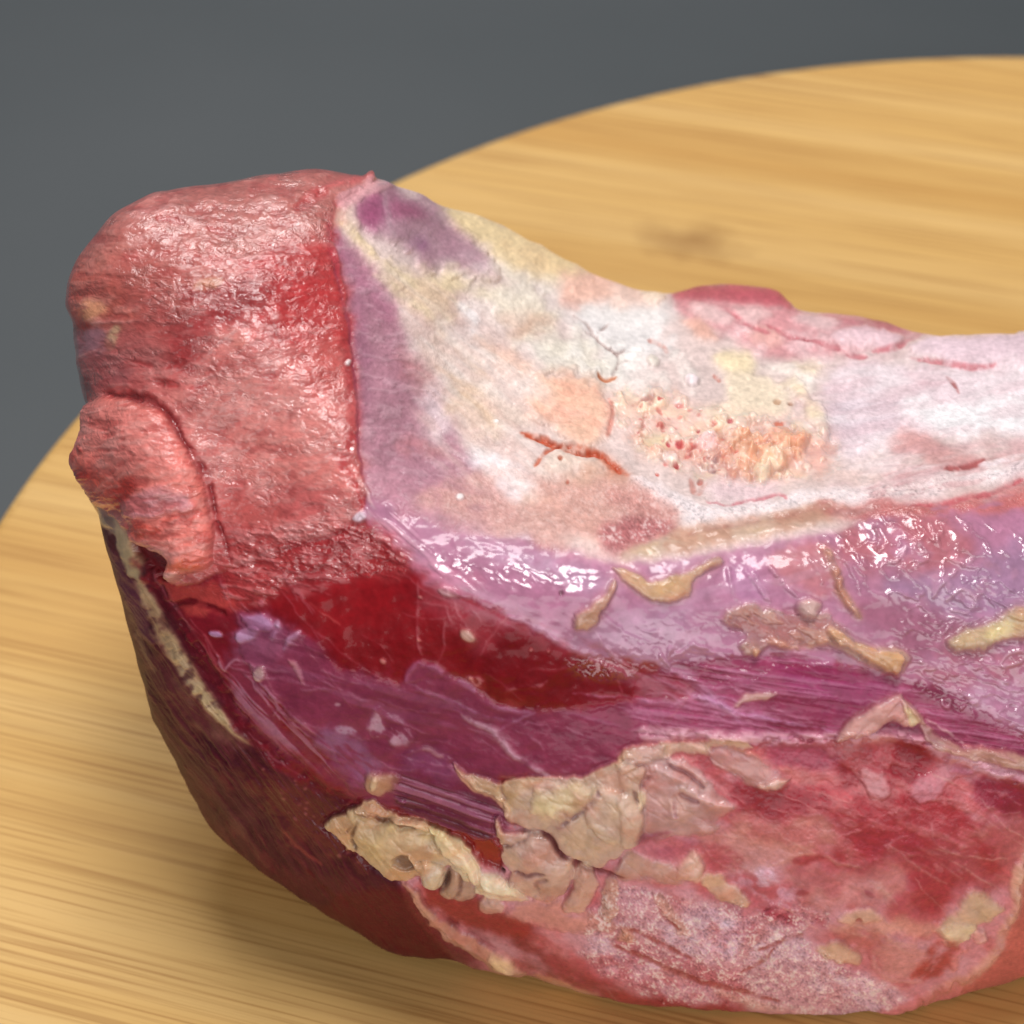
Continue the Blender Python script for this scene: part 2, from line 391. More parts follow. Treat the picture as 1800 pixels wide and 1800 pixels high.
paint([(470,935),(640,925),(715,985),(710,1010),(600,1010),(520,1000)], (158,40,46), f=12, rip=0.85, wet=0.9, rough=.25)
for q in ([(1100,1000),(1330,1150),(1500,1250)], [(1340,770),(1450,870),(1500,900)], [(1190,560),(1190,700)]):
    stroke(c4(q), (196,96,90), 3.2, op=.6, h=.1)
for q in ([(410,520),(408,700),(412,860),(430,910)], [(560,730),(540,850),(500,960)], [(600,620),(640,720),(720,820)], [(680,630),(740,720)], [(1340,760),(1420,880),(1560,1000),(1660,1110)], [(1450,1030),(1480,1110)], [(560,640),(600,760)]):
    stroke(c5(q), (190,120,128), 3, op=.7, h=.12)
blob(823,1114,14,9,(222,176,158), 25, h=.9, part="fat_fleck"); blob(790,1041,19,7,(214,164,164), 14, h=.6, part="fat_fleck")
for x_, y_, a_, b_ in ((673,1163,6,4),(737,1123,4,2),(826,1193,5,4),(740,1050,4,3),(933,1140,3,3),(964,1143,3,3),(1040,1162,3,3)): blob(x_, y_, a_, b_, (214,150,140), 30, h=.3)
paint(c5([(650,1030),(730,1020),(750,1060),(700,1085),(660,1060)]), (206,150,150), f=4, op=.85, h=.25, n=(14,10,20,.45,.1))
stroke(c5([(840,1095),(930,1070),(1040,1060),(1080,1030)]), (206,146,150), 4, op=.7, n=(20,14,0,.45,.1), h=.2)

# ---- purple membrane over the lower muscle
PURP = [(420,1080),(470,1085),(547,1120),(577,1160),(610,1180),(633,1177),(667,1197),(703,1197),(716,1180),(735,1166),(762,1170),(793,1190),(833,1213),(883,1240),(917,1247),(950,1250),(1033,1247),(1100,1237),(1200,1225),
        (1290,1200),(1400,1170),(1560,1180),(1800,1260),(1800,1370),(1655,1320),(1511,1290),(1330,1298),(1200,1306),(1105,1318),(1090,1342),(1027,1367),(967,1362),(880,1372),(900,1450),(873,1470),(800,1465),(700,1425),(640,1400),(560,1320),(500,1240),(440,1170)]
paint(PURP, (130,48,74), f=6, w=5, h=0.3, hw=14, part="silverskin", label="purple silverskin stretched over the lower front muscle", wet=0.2, rough=.4)
paint(c4([(1000,850),(1200,880),(1330,960),(1430,1080),(1600,1170),(1800,1230),(1800,1500),(1500,1500),(1250,1350),(1100,1150),(1000,1000)]), (130,48,74), f=30, op=.8)
blob(470,1130,50,38,(148,80,108), 30, f=24, op=.8)
blob(453,1093,26,13,(186,140,180), 15, h=.5); blob(437,1114,19,11,(190,146,182), -20, h=.5)
stroke([(489,1090),(485,1105),(480,1122)], (206,172,206), 9, h=.7); stroke([(531,1111),(517,1121),(503,1139)], (206,168,200), 8, h=.7)
blob(380,1113,13,6,(178,128,168), 10, h=.4); blob(459,1182,11,10,(226,194,178), 0, h=1.0, part="fat_fleck"); blob(461,1060,5,6,(186,130,160),0,h=.3)
paint([(510,1158),(524,1166),(532,1185),(539,1204),(528,1190),(517,1174)], (190,128,134), f=3, h=.3)
for q in ([(395,1178),(412,1158),(433,1162),(453,1182)], [(447,1195),(470,1230),(493,1267)], [(460,1192),(500,1240),(560,1290)], [(470,1200),(490,1235),(480,1260)], [(395,1178),(380,1150)], [(425,1080),(440,1100)], [(500,1250),(540,1290),(600,1330)], [(440,1160),(452,1175)]):
    stroke(q, (182,120,142), 3.4, op=.75, h=.2)
paint([(430,1010),(640,1010),(640,1180),(470,1090)], None, f=10, wet=.2, rough=.4)
streaks(PURP, (160,98,134), 16, 170, 16, 0.62, op=.32, h=.06, seed=51)
streaks(PURP, (100,28,54), 18, 130, 20, 0.60, op=.35, h=-.05, seed=53)
paint([(566,1275),(620,1300),(668,1345),(640,1372),(600,1340),(560,1310)], (150,104,140), f=14, op=.7, n=(40,9,40,.42,.1))
paint(c5([(120,1290),(180,1200),(230,1210),(330,1270),(370,1340),(280,1380),(230,1340),(150,1320)]), (196,160,176), f=5, op=.85, n=(18,12,40,.46,.08), h=.3)
blob(607,1283,20,7,(180,140,166), 15, n=(12,8,0,.42,.1)); blob(593,1238,6,4,(196,150,166)); 
stroke(c5([(640,1215),(720,1260),(800,1290),(845,1345),(960,1455),(1090,1535)]), (190,146,162), 9, op=.9, h=.5)
stroke(c5([(350,1030),(345,1000),(390,955),(440,945),(500,970),(600,1040),(720,1110),(860,1180),(1000,1205)]), (166,100,136), 8, op=.85, h=.4)
stroke(c5([(830,1290),(930,1240),(1030,1210)]), (168,108,140), 5, op=.7, h=.2)
for k in range(7): stroke(c5([(350+40*k,1040+26*k),(480+52*k,1100+22*k),(600+60*k,1170+14*k)]), (160,96,132), 3, op=.45, h=.12)
paint(c5([(300,1400),(380,1390),(560,1470),(760,1600),(880,1700),(860,1790),(560,1740),(310,1620)]), (112,34,62), f=10, op=.85)
paint(c5([(330,1400),(420,1400),(640,1500),(640,1580),(420,1520),(320,1480)]), (132,62,100), f=14, op=.7)
paint(c5([(140,1540),(200,1520),(290,1530),(290,1600),(200,1640),(150,1600)]), (192,142,112), f=5, h=.9, part="fat_fleck"); blob(662,1372,6,14,(230,200,160), 10, h=.6)  # fat nub, then its glint painted as a pale blob
stroke(c5([(330,1420),(430,1400),(540,1440),(650,1500)]), (186,140,146), 5, op=.8, h=.3, n=(14,10,0,.4,.12))
blob(707,1410,9,5,(206,168,140), 0, h=.6)
# magenta stretch towards the right with its lilac fibres
MAG = c6([(100,790),(480,835),(700,810),(900,890),(1150,950),(1400,1080),(1800,1250),(1900,1420),(1600,1330),(1450,1290),(1200,1090),(960,1140),(860,1245),(500,1225),(0,1195),(-120,1130),(0,920)])
paint(MAG, (144,56,88), f=9, part="silverskin", label="magenta silverskin with lilac fibres")
paint(c6([(650,870),(900,880),(1140,990),(1160,1030),(900,1090),(700,1020)]), (136,42,86), f=24, op=.8)
streaks(MAG, (194,130,162), 8, 190, 6.5, 0.565, op=.5, h=.16, seed=63)
streaks(MAG, (112,24,50), 10, 160, 10, 0.60, op=.5, h=-.1, seed=64)
paint(c6([(-60,920),(60,935),(180,970),(290,1030),(200,1055),(0,1050),(-100,1030)]), (120,28,42), f=6, h=-.3)
stroke(c6([(-400,1020),(0,1060),(180,1045),(330,1040),(480,1060)]), (206,150,186), 6, op=.6, h=.3)
paint(c6([(520,1130),(700,1150),(820,1180),(780,1210),(600,1180)]), (118,26,50), f=6, op=.8, h=-.2)
for k in range(6): stroke(c6([(-60+60*k,905+20*k),(80+70*k,985+26*k),(260+90*k,1060+22*k),(420+90*k,1130+14*k)]), (196,140,180), 4, op=.5, h=.15)
stroke(c6([(-420,570),(-250,640),(0,850),(150,940),(300,1040),(420,1150)]), (186,136,170), 11, op=.55, h=.3)

# ---- pink tendon band above the lower fat
stroke(c6([(-40,1215),(300,1228),(600,1240),(870,1245),(1010,1228),(1200,1232),(1400,1305),(1600,1375),(1800,1455),(1950,1520)]), (204,142,158), 24, f=5, h=1.0, taper=False, part="tendon_band", w=4, w2=2, var=.1)
streaks(c6([(-40,1195),(600,1220),(1200,1205),(1800,1420),(1800,1480),(1200,1255),(600,1262),(-40,1235)]), (228,184,196), 6, 160, 4, .52, op=.55, h=.2, f=5, seed=71)

# ---- lilac silverskin below the plateau
LIL = [(636,880),(700,860),(790,890),(900,910),(1010,925),(1080,945),(1150,960),(1250,945),(1350,932),(1440,915),(1510,880),(1620,865),(1800,850),(2000,850),(2000,1350),(1800,1290),(1700,1225),(1560,1188),(1480,1168),(1323,1150),(1222,1165),(1130,1165),
       (1050,1150),(960,1112),(870,1066),(800,1040),(750,1010),(700,985),(660,955)]
paint(LIL, (172,114,142), f=7, w=6, h=0.4, hw=30, brk=10, part="silverskin", label="lilac glossy silverskin below the white fat plateau", wet=0.5, rough=.34, rip=.02, fro=.02)
paint(c5([(130,200),(300,260),(420,420),(620,560),(480,540),(330,420),(220,330)]), (186,108,124), f=8, op=.8)
streaks(c5([(100,100),(300,150),(500,420),(700,560),(400,420),(200,260)]), (222,176,190), 42, 90, 7, .54, op=.6, h=.25, seed=73)
paint(c5([(260,360),(460,440),(700,480),(760,600),(640,560),(420,470)]), (172,96,124), f=14, op=.7)
paint(c5([(700,330),(1000,370),(1300,480),(1500,560),(1250,560),(900,430)]), (178,140,166), f=22, op=.8)
paint(c5([(760,540),(1100,540),(1250,640),(1150,760),(950,700),(800,620)]), (172,108,138), f=20, op=.7)
stroke(c5([(640,560),(780,620),(920,700),(1060,760),(1200,860),(1400,940)]), (206,164,188), 14, f=7, op=.6, h=.3)
paint(c5([(1240,760),(1560,660),(1800,640),(1800,840),(1560,860),(1350,850)]), (174,128,156), f=22, op=.8)
stroke(c5([(900,680),(1050,720),(1200,715)]), (206,166,186), 5, op=.6)
for q in ([(1340,770),(1430,900),(1520,960)], [(850,420),(1000,450),(1160,500)], [(640,300),(800,330),(880,360)]): stroke(c5(q), (214,178,196), 4, op=.6, h=.15)
blob(985,1044,4,4,(70,30,40), 0, h=-.5, var=0)
paint(c6([(1000,170),(1400,140),(1520,300),(1400,440),(1050,430),(890,320)]), (176,98,106), f=22, op=.85, n=(60,40,30,.35,.15), rip=.2)
paint(c6([(1150,480),(1500,430),(1800,280),(1950,280),(1950,620),(1500,660),(1300,600),(1150,560)]), (160,122,154), f=24, op=.8)
paint(c6([(560,360),(820,300),(870,480),(780,540),(640,480)]), (182,112,118), f=14, op=.85)
paint(c6([(330,400),(480,420),(560,560),(460,600),(380,500)]), (172,116,152), f=8, op=.8)
paint(c6([(1000,560),(1300,600),(1500,680),(1420,780),(1250,840),(1050,720)]), (150,88,110), f=18, op=.7)
paint(c6([(1250,800),(1700,800),(1800,760),(1900,1000),(1500,960),(1200,920)]), (164,92,108), f=20, op=.75, n=(50,26,15,.4,.12))
# wet crinkles of the film, with their glints painted as pale flecks
flecks(c6([(900,250),(1450,200),(1800,400),(1800,560),(1300,600),(1000,480)]), (196,132,150), 60, 3, 9, 75, op=.35, h=.15, el=2.6, ang=40, spread=70)
flecks(c6([(1250,560),(1800,480),(1800,1150),(1500,1080),(1150,900)]), (190,136,160), 60, 3, 8, 76, op=.35, h=.12, el=2.4, ang=20)
flecks(c6([(1450,980),(1800,960),(1800,1230),(1550,1120)]), (214,178,200), 40, 3, 7, 77, op=.45, h=.15, el=2.5, ang=12, spread=15)
for q in ([(440,420),(500,500),(555,580)], [(470,430),(540,520),(570,590)], [(360,400),(380,520),(430,600)], [(620,480),(700,560)], [(560,410),(610,460)], [(740,360),(800,430),(820,500)], [(850,330),(930,400),(980,470),(1000,550)], [(1080,230),(1100,300),(1060,330)], [(1230,150),(1300,200)], [(1330,200),(1370,300),(1420,340)], [(1230,300),(1190,370),(1140,390)], [(1230,430),(1280,390),(1350,370)], [(1480,420),(1400,480),(1340,560)], [(1560,370),(1500,400),(1590,410)], [(1350,690),(1420,650),(1500,660)], [(1450,660),(1380,740)], [(80,780),(75,850),(180,790),(280,810)], [(20,830),(80,890)]):
    stroke(c6(q), (206,160,178), 4.5, op=.4, h=.7, wet=1.0, rough=.15)
def crinkle(P, a, sx, sy, ang, seed, pw=5, f=20, wet=1.0, rough=.2):
    P = catmull(P); sl = window(P, 2 * f); m = sm(-f, f, sdist(X[sl], Y[sl], P))
    r = (1 - np.abs(2 * fbm(sx, sy, seed, ang, 3, sl) - 1)) ** pw
    HGT[sl] += a * r * m; put(sl, m, None, wet=wet, rough=rough)
crinkle(c6([(820,250),(1200,130),(1500,180),(1950,330),(1950,620),(1300,640),(1000,500),(820,420)]), .5, 42, 26, 40, 401, 10)
crinkle(c6([(1250,600),(1900,560),(1950,1250),(1600,1150),(1150,930)]), .35, 40, 18, 15, 403, 10, wet=.8)
crinkle(c6([(-150,700),(350,640),(500,820),(200,880),(-120,900)]), .2, 36, 22, 20, 405, 10, wet=.7)
crinkle(c5([(230,290),(420,330),(800,400),(1300,470),(1320,560),(1000,570),(700,500),(400,440)]), .25, 30, 14, 14, 407, 8)
crinkle([(430,930),(640,925),(715,985),(700,1015),(560,1015),(440,1050)], .5, 26, 12, 5, 409, 6)
crinkle(c5([(1200,920),(1420,920),(1560,1010),(1400,1040),(1240,1010)]), .5, 20, 14, 20, 411, 6, f=12)
streaks(c5([(100,120),(500,420),(1000,640),(1800,800),(1800,1150),(1400,980),(900,780),(500,560)]), (206,166,186), 24, 150, 9, .56, soft=.1, op=.4, h=.05, seed=421)
streaks(c6([(0,400),(800,330),(900,600),(400,760),(0,820)]), (196,158,182), -12, 120, 12, .55, soft=.1, op=.35, h=.04, seed=423)
streaks(c5([(600,560),(900,640),(1500,900),(1800,1000),(1800,1120),(1300,960),(900,780)]), (150,56,70), 26, 120, 10, .56, soft=.1, op=.45, h=0, seed=425)
# fat threads lying on the lilac film
FATC = (208,160,120)
paint([(1077,995),(1120,1010),(1150,1022),(1187,1015),(1222,998),(1255,985),(1272,990),(1237,1002),(1218,1023),(1207,1045),(1180,1058),(1140,1050),(1100,1025)], FATC, f=4, w=4, h=1.1, hw=10, part="fat_streak", wet=.7)
paint(c5([(1225,745),(1245,690),(1330,630),(1400,570),(1445,515),(1420,600),(1370,670),(1320,740),(1270,765)]), (200,146,118), f=4, w=4, h=1.3, hw=8, part="fat_streak", wet=.8)
paint(c6([(340,660),(420,600),(560,620),(700,640),(820,620),(900,680),(1000,770),(1180,800),(1220,860),(1160,930),(1080,900),(960,840),(860,790),(700,780),(560,800),(480,830),(420,790),(460,740)]), (196,146,134), f=6, h=.8, hw=14, part="fat_patch", wet=.85, n=None)
streaks(c6([(340,660),(560,620),(820,620),(1000,770),(1160,930),(960,840),(560,800),(420,790)]), (166,100,116), 25, 40, 14, .56, op=.6, h=-.35, f=6, seed=79)
paint(c6([(850,690),(960,760),(1080,800),(1195,840),(1160,932),(1085,895),(960,810),(850,750)]), (214,158,112), f=4, h=1.3, hw=9, part="fat_streak")
stroke(c6([(560,770),(700,790),(860,770),(980,800)]), (204,152,128), 12, h=.9)
blob(1421,1070,21,18,(206,164,156), 0, h=2.0, wet=1.0, rough=.15, part="fat_bead"); blob(1330,1145,6,7,(206,150,116), 0, h=.8)
stroke(c6([(825,335),(880,440),(915,540),(1000,650)]), (204,150,122), 14, h=1.5, part="fat_streak", wet=.8)
stroke(c6([(790,300),(830,350)]), (186,124,110), 6, h=.5)
paint(c6([(1410,770),(1480,710),(1620,680),(1720,630),(1800,600),(1950,560),(1950,700),(1800,745),(1650,785),(1480,815)]), (198,162,130), f=7, h=1.6, hw=16, part="fat_patch", wet=.6)
blob(1770,1105,42,16,(222,196,146), -22, op=.9)
stroke(c6([(1280,860),(1340,890),(1420,880),(1440,920)]), (206,170,176), 6, op=.7, h=.5)
for q in ([(1690,870),(1720,830),(1790,820),(1780,870),(1700,890)], [(1405,1050),(1440,1045),(1435,1075),(1405,1070),(1405,1050)], [(1480,1060),(1515,1070),(1500,1090)], [(1420,560),(1500,510),(1560,560),(1520,620),(1440,610)], [(1260,300),(1290,290),(1300,330),(1270,340),(1258,310)]):
    stroke(c6(q), (206,166,180), 4, op=.7, h=.6, taper=False)
# tan wisp and the standing fold of thin membrane
paint(c6([(388,1085),(430,1022),(520,1012),(605,1008),(560,1035),(450,1052)]), (206,154,146), f=3, h=.6, w=4, part="fat_fleck")
paint(c6([(880,1248),(960,1135),(1080,1072),(1185,1018),(1205,1045),(1232,1180),(1150,1155),(1050,1205),(960,1235)]), (198,146,140), f=3, w=3, w2=2, h=1.5, hw=16, part="membrane_fold", label="thin pale membrane fold standing up", wet=.3)
streaks(c6([(900,1240),(1080,1080),(1190,1030),(1200,1150),(1000,1220)]), (176,116,116), -40, 60, 7, .56, op=.5, h=-.2, f=4, seed=81)
paint(c6([(1192,1045),(1250,1090),(1295,1150),(1240,1188),(1222,1130)]), (226,198,158), f=3, w=3, w2=2, h=1.0, hw=8)  # lit side of the fold, painted lighter
stroke(c6([(890,1225),(955,1130),(1080,1062),(1180,1016)]), (128,62,72), 3.5, op=.8, w=3, w2=2)
paint(c6([(1205,1045),(1290,1120),(1350,1200),(1500,1270),(1650,1300),(1800,1320),(1950,1340),(1950,1440),(1800,1400),(1600,1345),(1400,1290),(1330,1240),(1300,1180)]), (200,154,138), f=4, w=5, h=.9, hw=10, part="fat_strip", n=None)
streaks(c6([(1300,1150),(1500,1270),(1800,1320),(1800,1400),(1400,1290)]), (160,90,96), 18, 50, 9, .57, op=.6, h=-.3, f=5, seed=83)
stroke(c6([(1330,1150),(1420,1200),(1500,1260)]), (206,160,164), 4, h=.5)
for q in ([(1560,1280),(1660,1300),(1710,1285)], [(1500,1270),(1600,1275)]): stroke(c6(q), (196,120,116), 3.5, h=.4)

# ---- the plateau of fat and the slope up to the end
CAP = [(600,360),(670,300),(740,325),(800,345),(900,390),(1040,465),(1180,500),(1320,490),(1400,520),(1600,570),(1800,560),(2100,570),(2500,800),(2500,1000),(2000,905),(1800,868),(1700,888),(1560,895),(1480,935),(1300,965),(1150,990),(1060,985),(960,955),(860,940),(780,930),(700,890),(650,860),(632,760),(622,640),(604,500)]
paint(CAP, (214,188,184), f=5, w=5, part="fat_cap", label="pale fat plateau on top of the joint", wet=.15, rough=.42, fro=.35, rip=.08)
m_ = (fbm(90, 60, 85) - .5)
# silverskin between end face and fat
STRIP = c2([(115,330),(230,400),(380,520),(440,690),(500,900),(590,1050),(700,1200),(760,1400),(830,1560),(1000,1760),(1100,1900),(820,1930),(500,1860),(300,1740),(240,1500),(235,1200),(195,900),(145,650),(105,450)])
paint(STRIP, (172,114,132), f=12, w=12, part="silverskin", label="mauve silverskin strip beside the end cut", fro=.45, rough=.42)
paint(c2([(120,350),(200,440),(260,700),(300,1000),(290,1200),(260,1400),(230,1200),(195,900),(140,600)]), (150,88,114), f=14, op=.7)
paint(c2([(280,560),(380,560),(450,760),(420,860),(320,760)]), (166,98,124), f=20, op=.8)
paint(c2([(420,960),(560,1000),(700,1100),(600,1180),(450,1100)]), (174,100,108), f=16, op=.7, n=(40,14,30,.42,.1))
streaks(STRIP, (210,178,188), 12, 22, 7, .58, op=.36, h=.2, f=10, seed=87)
paint(c2([(430,1450),(640,1425),(760,1500),(520,1540)]), (184,110,118), f=10, op=.7, n=(24,10,10,.4,.12))
paint(c2([(280,1580),(420,1600),(640,1740),(760,1800),(600,1850),(400,1780)]), (184,122,140), f=18, op=.8)
paint(c2([(560,900),(660,960),(800,1080),(1000,1200),(1180,1360),(1000,1420),(800,1400),(700,1200),(600,1060)]), (216,190,178), f=18, fro=.6)
paint(c2([(620,1120),(700,1160),(740,1360),(640,1420),(560,1300)]), (222,200,206), f=14, op=.8, fro=.6)
# bump of magenta muscle at the top of the slope
paint(c2([(300,130),(420,100),(560,150),(680,220),(740,290),(820,400),(890,500),(970,630),(890,600),(780,560),(650,560),(560,520),(430,420),(330,330),(230,330),(205,260),(235,200)]), (176,126,144), f=18, h=.8, hw=30, part="shank_muscle", label="purple muscle bulge behind the end cut", wet=.3)
paint(c2([(385,180),(500,185),(610,255),(590,305),(450,295),(380,240)]), (158,72,108), f=16, op=.8)
blob(650,376,28,26,(154,70,108), 0, f=7, h=.3); blob(737,430,18,13,(140,82,122), 30, f=8, op=.8)
paint(c2([(380,300),(560,340),(680,420),(600,480),(480,440)]), (196,156,168), f=12, op=.5, n=(40,20,30,.45,.1))
stroke(c2([(360,110),(370,200),(390,300),(420,380)]), (196,160,172), 8, op=.7)
paint(c2([(105,265),(200,205),(215,300),(300,400),(400,520),(470,640),(380,590),(250,440),(140,330)]), (214,186,172), f=8, h=.3)
stroke(c2([(150,300),(220,370),(300,450),(350,490)]), (226,198,146), 12, op=.9, h=.4)
stroke(c2([(330,570),(420,640),(480,720),(560,800)]), (224,198,168), 13, op=.8, h=.3)
# fats of several colours
PATCH = [([(400,500),(560,570),(760,585),(800,640),(740,740),(720,820),(620,850),(520,720)], (226,200,160), 12, .2),
 ([(740,740),(860,730),(885,860),(1010,920),(870,925),(780,830)], (238,230,232), 8, .3),
 ([(860,600),(960,640),(1100,650),(1220,720),(1230,820),(1080,790),(900,760),(820,680)], (236,216,186), 14, .4),
 ([(1000,800),(1220,820),(1235,900),(1100,905)], (218,176,152), 9, -.2),
 ([(960,520),(1100,520),(1250,620),(1300,700),(1180,700),(1000,640)], (232,216,200), 16, .2),
 ([(840,940),(1000,940),(1140,1040),(1100,1150),(950,1060)], (228,186,168), 14, .0),
 ([(1330,740),(1500,700),(1700,720),(1850,780),(1850,1000),(1600,1100),(1400,900)], (232,224,224), 16, .3),
 ([(1160,900),(1400,900),(1560,1000),(1580,1120),(1350,1120),(1180,1020)], (232,220,204), 18, .3),
 ([(720,1180),(800,1180),(960,1330),(990,1400),(880,1400),(760,1340)], (216,186,160), 12, .0),
 ([(1100,1180),(1180,1120),(1400,1130),(1540,1210),(1575,1330),(1500,1460),(1350,1460),(1200,1360),(1120,1260)], (242,188,160), 9, 1.0),
 ([(1170,1590),(1280,1510),(1400,1505),(1520,1560),(1600,1640),(1400,1640),(1250,1660),(1180,1720)], (224,198,184), 8, .8),
 ([(820,1540),(1000,1560),(1180,1700),(1080,1765),(1000,1730),(880,1620)], (232,224,234), 10, .3),
 ([(1240,1680),(1500,1600),(1680,1640),(1700,1800),(1500,1980),(1250,1900),(1120,1790)], (214,164,142), 14, .3)]
for P_, c_, f_, h_ in PATCH: paint(c2(P_), np.array(c_) * .975, f=f_ * 1.5, w=16, w2=9, h=h_ * .8, hw=26, fro=.4, brk=f_ * 2.2)
paint(c2([(690,225),(850,228),(1000,300),(1200,400),(1400,520),(1480,600),(1300,640),(1150,600),(1000,500),(880,440),(780,340)]), (238,208,156), f=10, w=8, h=.4)
paint(c2([(1000,420),(1180,440),(1300,540),(1240,610),(1120,570)]), (238,200,150), f=16, op=.7)
paint(c2([(1280,620),(1480,575),(1720,650),(1800,740),(1550,720),(1350,720)]), (240,186,166), f=12, w=10)
paint(c2([(1290,700),(1380,720),(1400,760),(1310,750)]), (222,140,122), f=6, op=.7)
blob(1147,518,22,15,(238,206,176), 10, h=1.0)
paint(c2([(1130,1200),(1200,1240),(1280,1330),(1400,1360),(1300,1300)]), (232,130,108), f=8, op=.6, n=(20,10,30,.45,.1))
paint(c2([(1460,1190),(1560,1260),(1580,1350),(1540,1420),(1550,1300)]), (238,150,128), f=6, op=.7)
streaks(c2([(1100,1180),(1400,1130),(1570,1330),(1350,1460)]), (232,150,126), 15, 30, 8, .58, op=.5, h=-.1, f=8, seed=91)
for q in ([(735,965),(850,1080),(950,1160)], [(760,1200),(860,1280),(985,1395)], [(640,1060),(760,1150),(900,1230)], [(620,850),(760,950),(900,1060)]): stroke(c2(q), (212,172,140), 9, op=.7, h=-.2)
for q in ([(560,900),(700,1060),(820,1140)], [(880,980),(1020,1090),(1150,1250)], [(700,900),(860,1010),(1000,1150)]): stroke(c2(q), (238,224,220), 12, op=.7, h=.25)
paint(c2([(1490,1500),(1600,1580),(1680,1640),(1560,1660),(1510,1570)]), (206,116,90), f=8, op=.8)
# right half of the plateau
paint(c3([(400,135),(520,112),(700,104),(840,128),(880,185),(910,220),(800,205),(620,190),(520,215),(440,195)]), (196,84,96), f=5, w=6, part="muscle_flap", label="dark pink muscle flap at the back rim", h=.3)
paint(c3([(430,190),(600,190),(900,215),(1100,235),(1300,275),(1420,305),(1200,380),(950,430),(800,410),(650,340),(520,280)]), (214,140,146), f=9, w=12)
paint(c3([(1000,225),(1260,255),(1430,300),(1350,320),(1150,290)]), (188,94,104), f=8, op=.8, n=(40,14,12,.42,.1))
for P_, c_, h_ in (([(1040,330),(1100,288),(1200,288),(1315,330),(1250,372),(1080,372)], (226,188,198), .9), ([(1340,372),(1450,308),(1600,308),(1800,318),(2000,318),(2000,440),(1600,442),(1450,405)], (228,196,208), .9),
                 ([(880,250),(1000,238),(1080,270),(1000,302)], (222,182,184), .7), ([(640,210),(740,205),(800,240),(700,270)], (226,180,180), .6), ([(680,300),(800,290),(850,340),(760,370)], (222,160,154), .5),
                 ([(440,260),(540,270),(600,330),(520,330)], (230,170,152), .4), ([(480,200),(600,220),(640,280),(540,270)], (228,186,186), .4)):
    paint(c3(P_), c_, f=6, w=8, h=h_, hw=18)
for P_, c_, h_ in (([(580,400),(680,378),(745,440),(690,485),(600,450)], (236,212,172), .4), ([(820,520),(900,498),(960,550),(1015,620),(1015,705),(960,670),(920,580)], (234,210,174), .9), ([(860,430),(1000,415),(960,480),(880,485)], (240,218,180), .4),
                  ([(620,490),(760,470),(880,580),(800,650),(640,600)], (230,208,182), .3), ([(740,440),(880,490),(1000,600),(1040,700),(1000,560),(880,440)], (236,222,212), .3)):
    paint(c3(P_), c_, f=8, w=8, h=h_, hw=20)
paint(c3([(1010,520),(1200,420),(1600,445),(2000,440),(2000,730),(1600,700),(1300,760),(1100,790),(1030,700)]), (222,198,206), f=18, fro=.6)
paint(c3([(1290,612),(1380,545),(1500,600),(1700,575),(1800,585),(2000,590),(2000,690),(1600,705),(1400,685)]), (238,232,236), f=14, w=16, fro=.6, h=.3)  # pale fat with its white glare painted in
for P_ in ([(1340,460),(1480,470),(1520,520),(1400,520)], [(1380,480),(1440,500),(1400,530)], [(1640,440),(1760,470),(1700,480)]): paint(c3(P_), (208,160,170), f=8, op=.6, n=(30,10,-10,.42,.1))
paint(c3([(1050,560),(1250,540),(1300,640),(1150,720),(1050,680)]), (206,188,200), f=18, op=.7)
paint(c3([(1260,742),(1320,702),(1430,718),(1560,785),(1645,820),(1600,862),(1500,852),(1400,802),(1300,785)]), (204,142,140), f=7, op=.95)
paint(c3([(1560,760),(1700,740),(2000,720),(2000,790),(1700,800),(1620,820)]), (212,164,164), f=8, op=.8, n=(40,14,-10,.4,.1))
ORG = c3([(180,540),(420,550),(560,600),(800,650),(980,680),(1065,780),(960,865),(760,875),(620,885),(480,840),(360,805),(250,760),(200,660)])
paint(ORG, (236,186,172), f=20, w=16, part="fat_patch", label="crumbly orange pink fat with blood specks", fro=.5)
paint(c3([(590,760),(760,715),(880,690),(970,755),(860,855),(700,855),(620,820)]), (228,148,130), f=16, w=12, op=.85)
paint(c3([(640,830),(700,850),(640,880),(600,860)]), (222,116,100), f=6, op=.8)
paint(c3([(280,720),(380,700),(380,780),(300,780)]), (236,206,160), f=8, op=.8); paint(c3([(500,610),(640,590),(740,640),(600,660)]), (232,206,176), f=10, op=.8)
flecks(c3([(0,300),(600,420),(560,560),(0,480)]), (240,232,226), 40, 5, 13, 97, op=.6, h=.45, el=1.8)
flecks(c3([(600,250),(1300,330),(1000,420),(700,400)]), (232,192,196), 34, 5, 12, 98, op=.6, h=.5, el=2.2, ang=15, spread=20)
# frosted rim of the plateau
RIMW = c3([(235,870),(340,895),(460,955),(600,985),(850,945),(1100,905),(1400,890),(1570,880),(1750,830),(1900,790),(1900,850),(1600,905),(1400,960),(1150,985),(900,995),(700,1022),(500,1062),(420,1015),(300,950)])
paint(RIMW, (234,218,222), f=10, w=10, fro=1.0, h=.4, hw=16, rough=.5)
paint(c3([(560,900),(780,880),(830,930),(720,960),(600,950)]), (222,188,196), f=10, op=.8, fro=.9)
paint(c3([(1050,850),(1250,830),(1430,880),(1250,920),(1080,900)]), (226,190,182), f=12, op=.7, n=(20,12,0,.42,.1))
paint(c3([(1300,800),(1500,880),(1600,870),(1500,920),(1250,900)]), (214,170,170), f=10, op=.6, n=(26,9,0,.44,.1))
MOT = c3([(-300,850),(0,900),(200,900),(380,960),(430,1040),(400,1095),(300,1135),(150,1190),(-100,1150),(-400,1060),(-600,980),(-500,900)])
paint(MOT, (208,150,140), f=14, op=.85, fro=.9, n=(70,40,10,.34,.14))
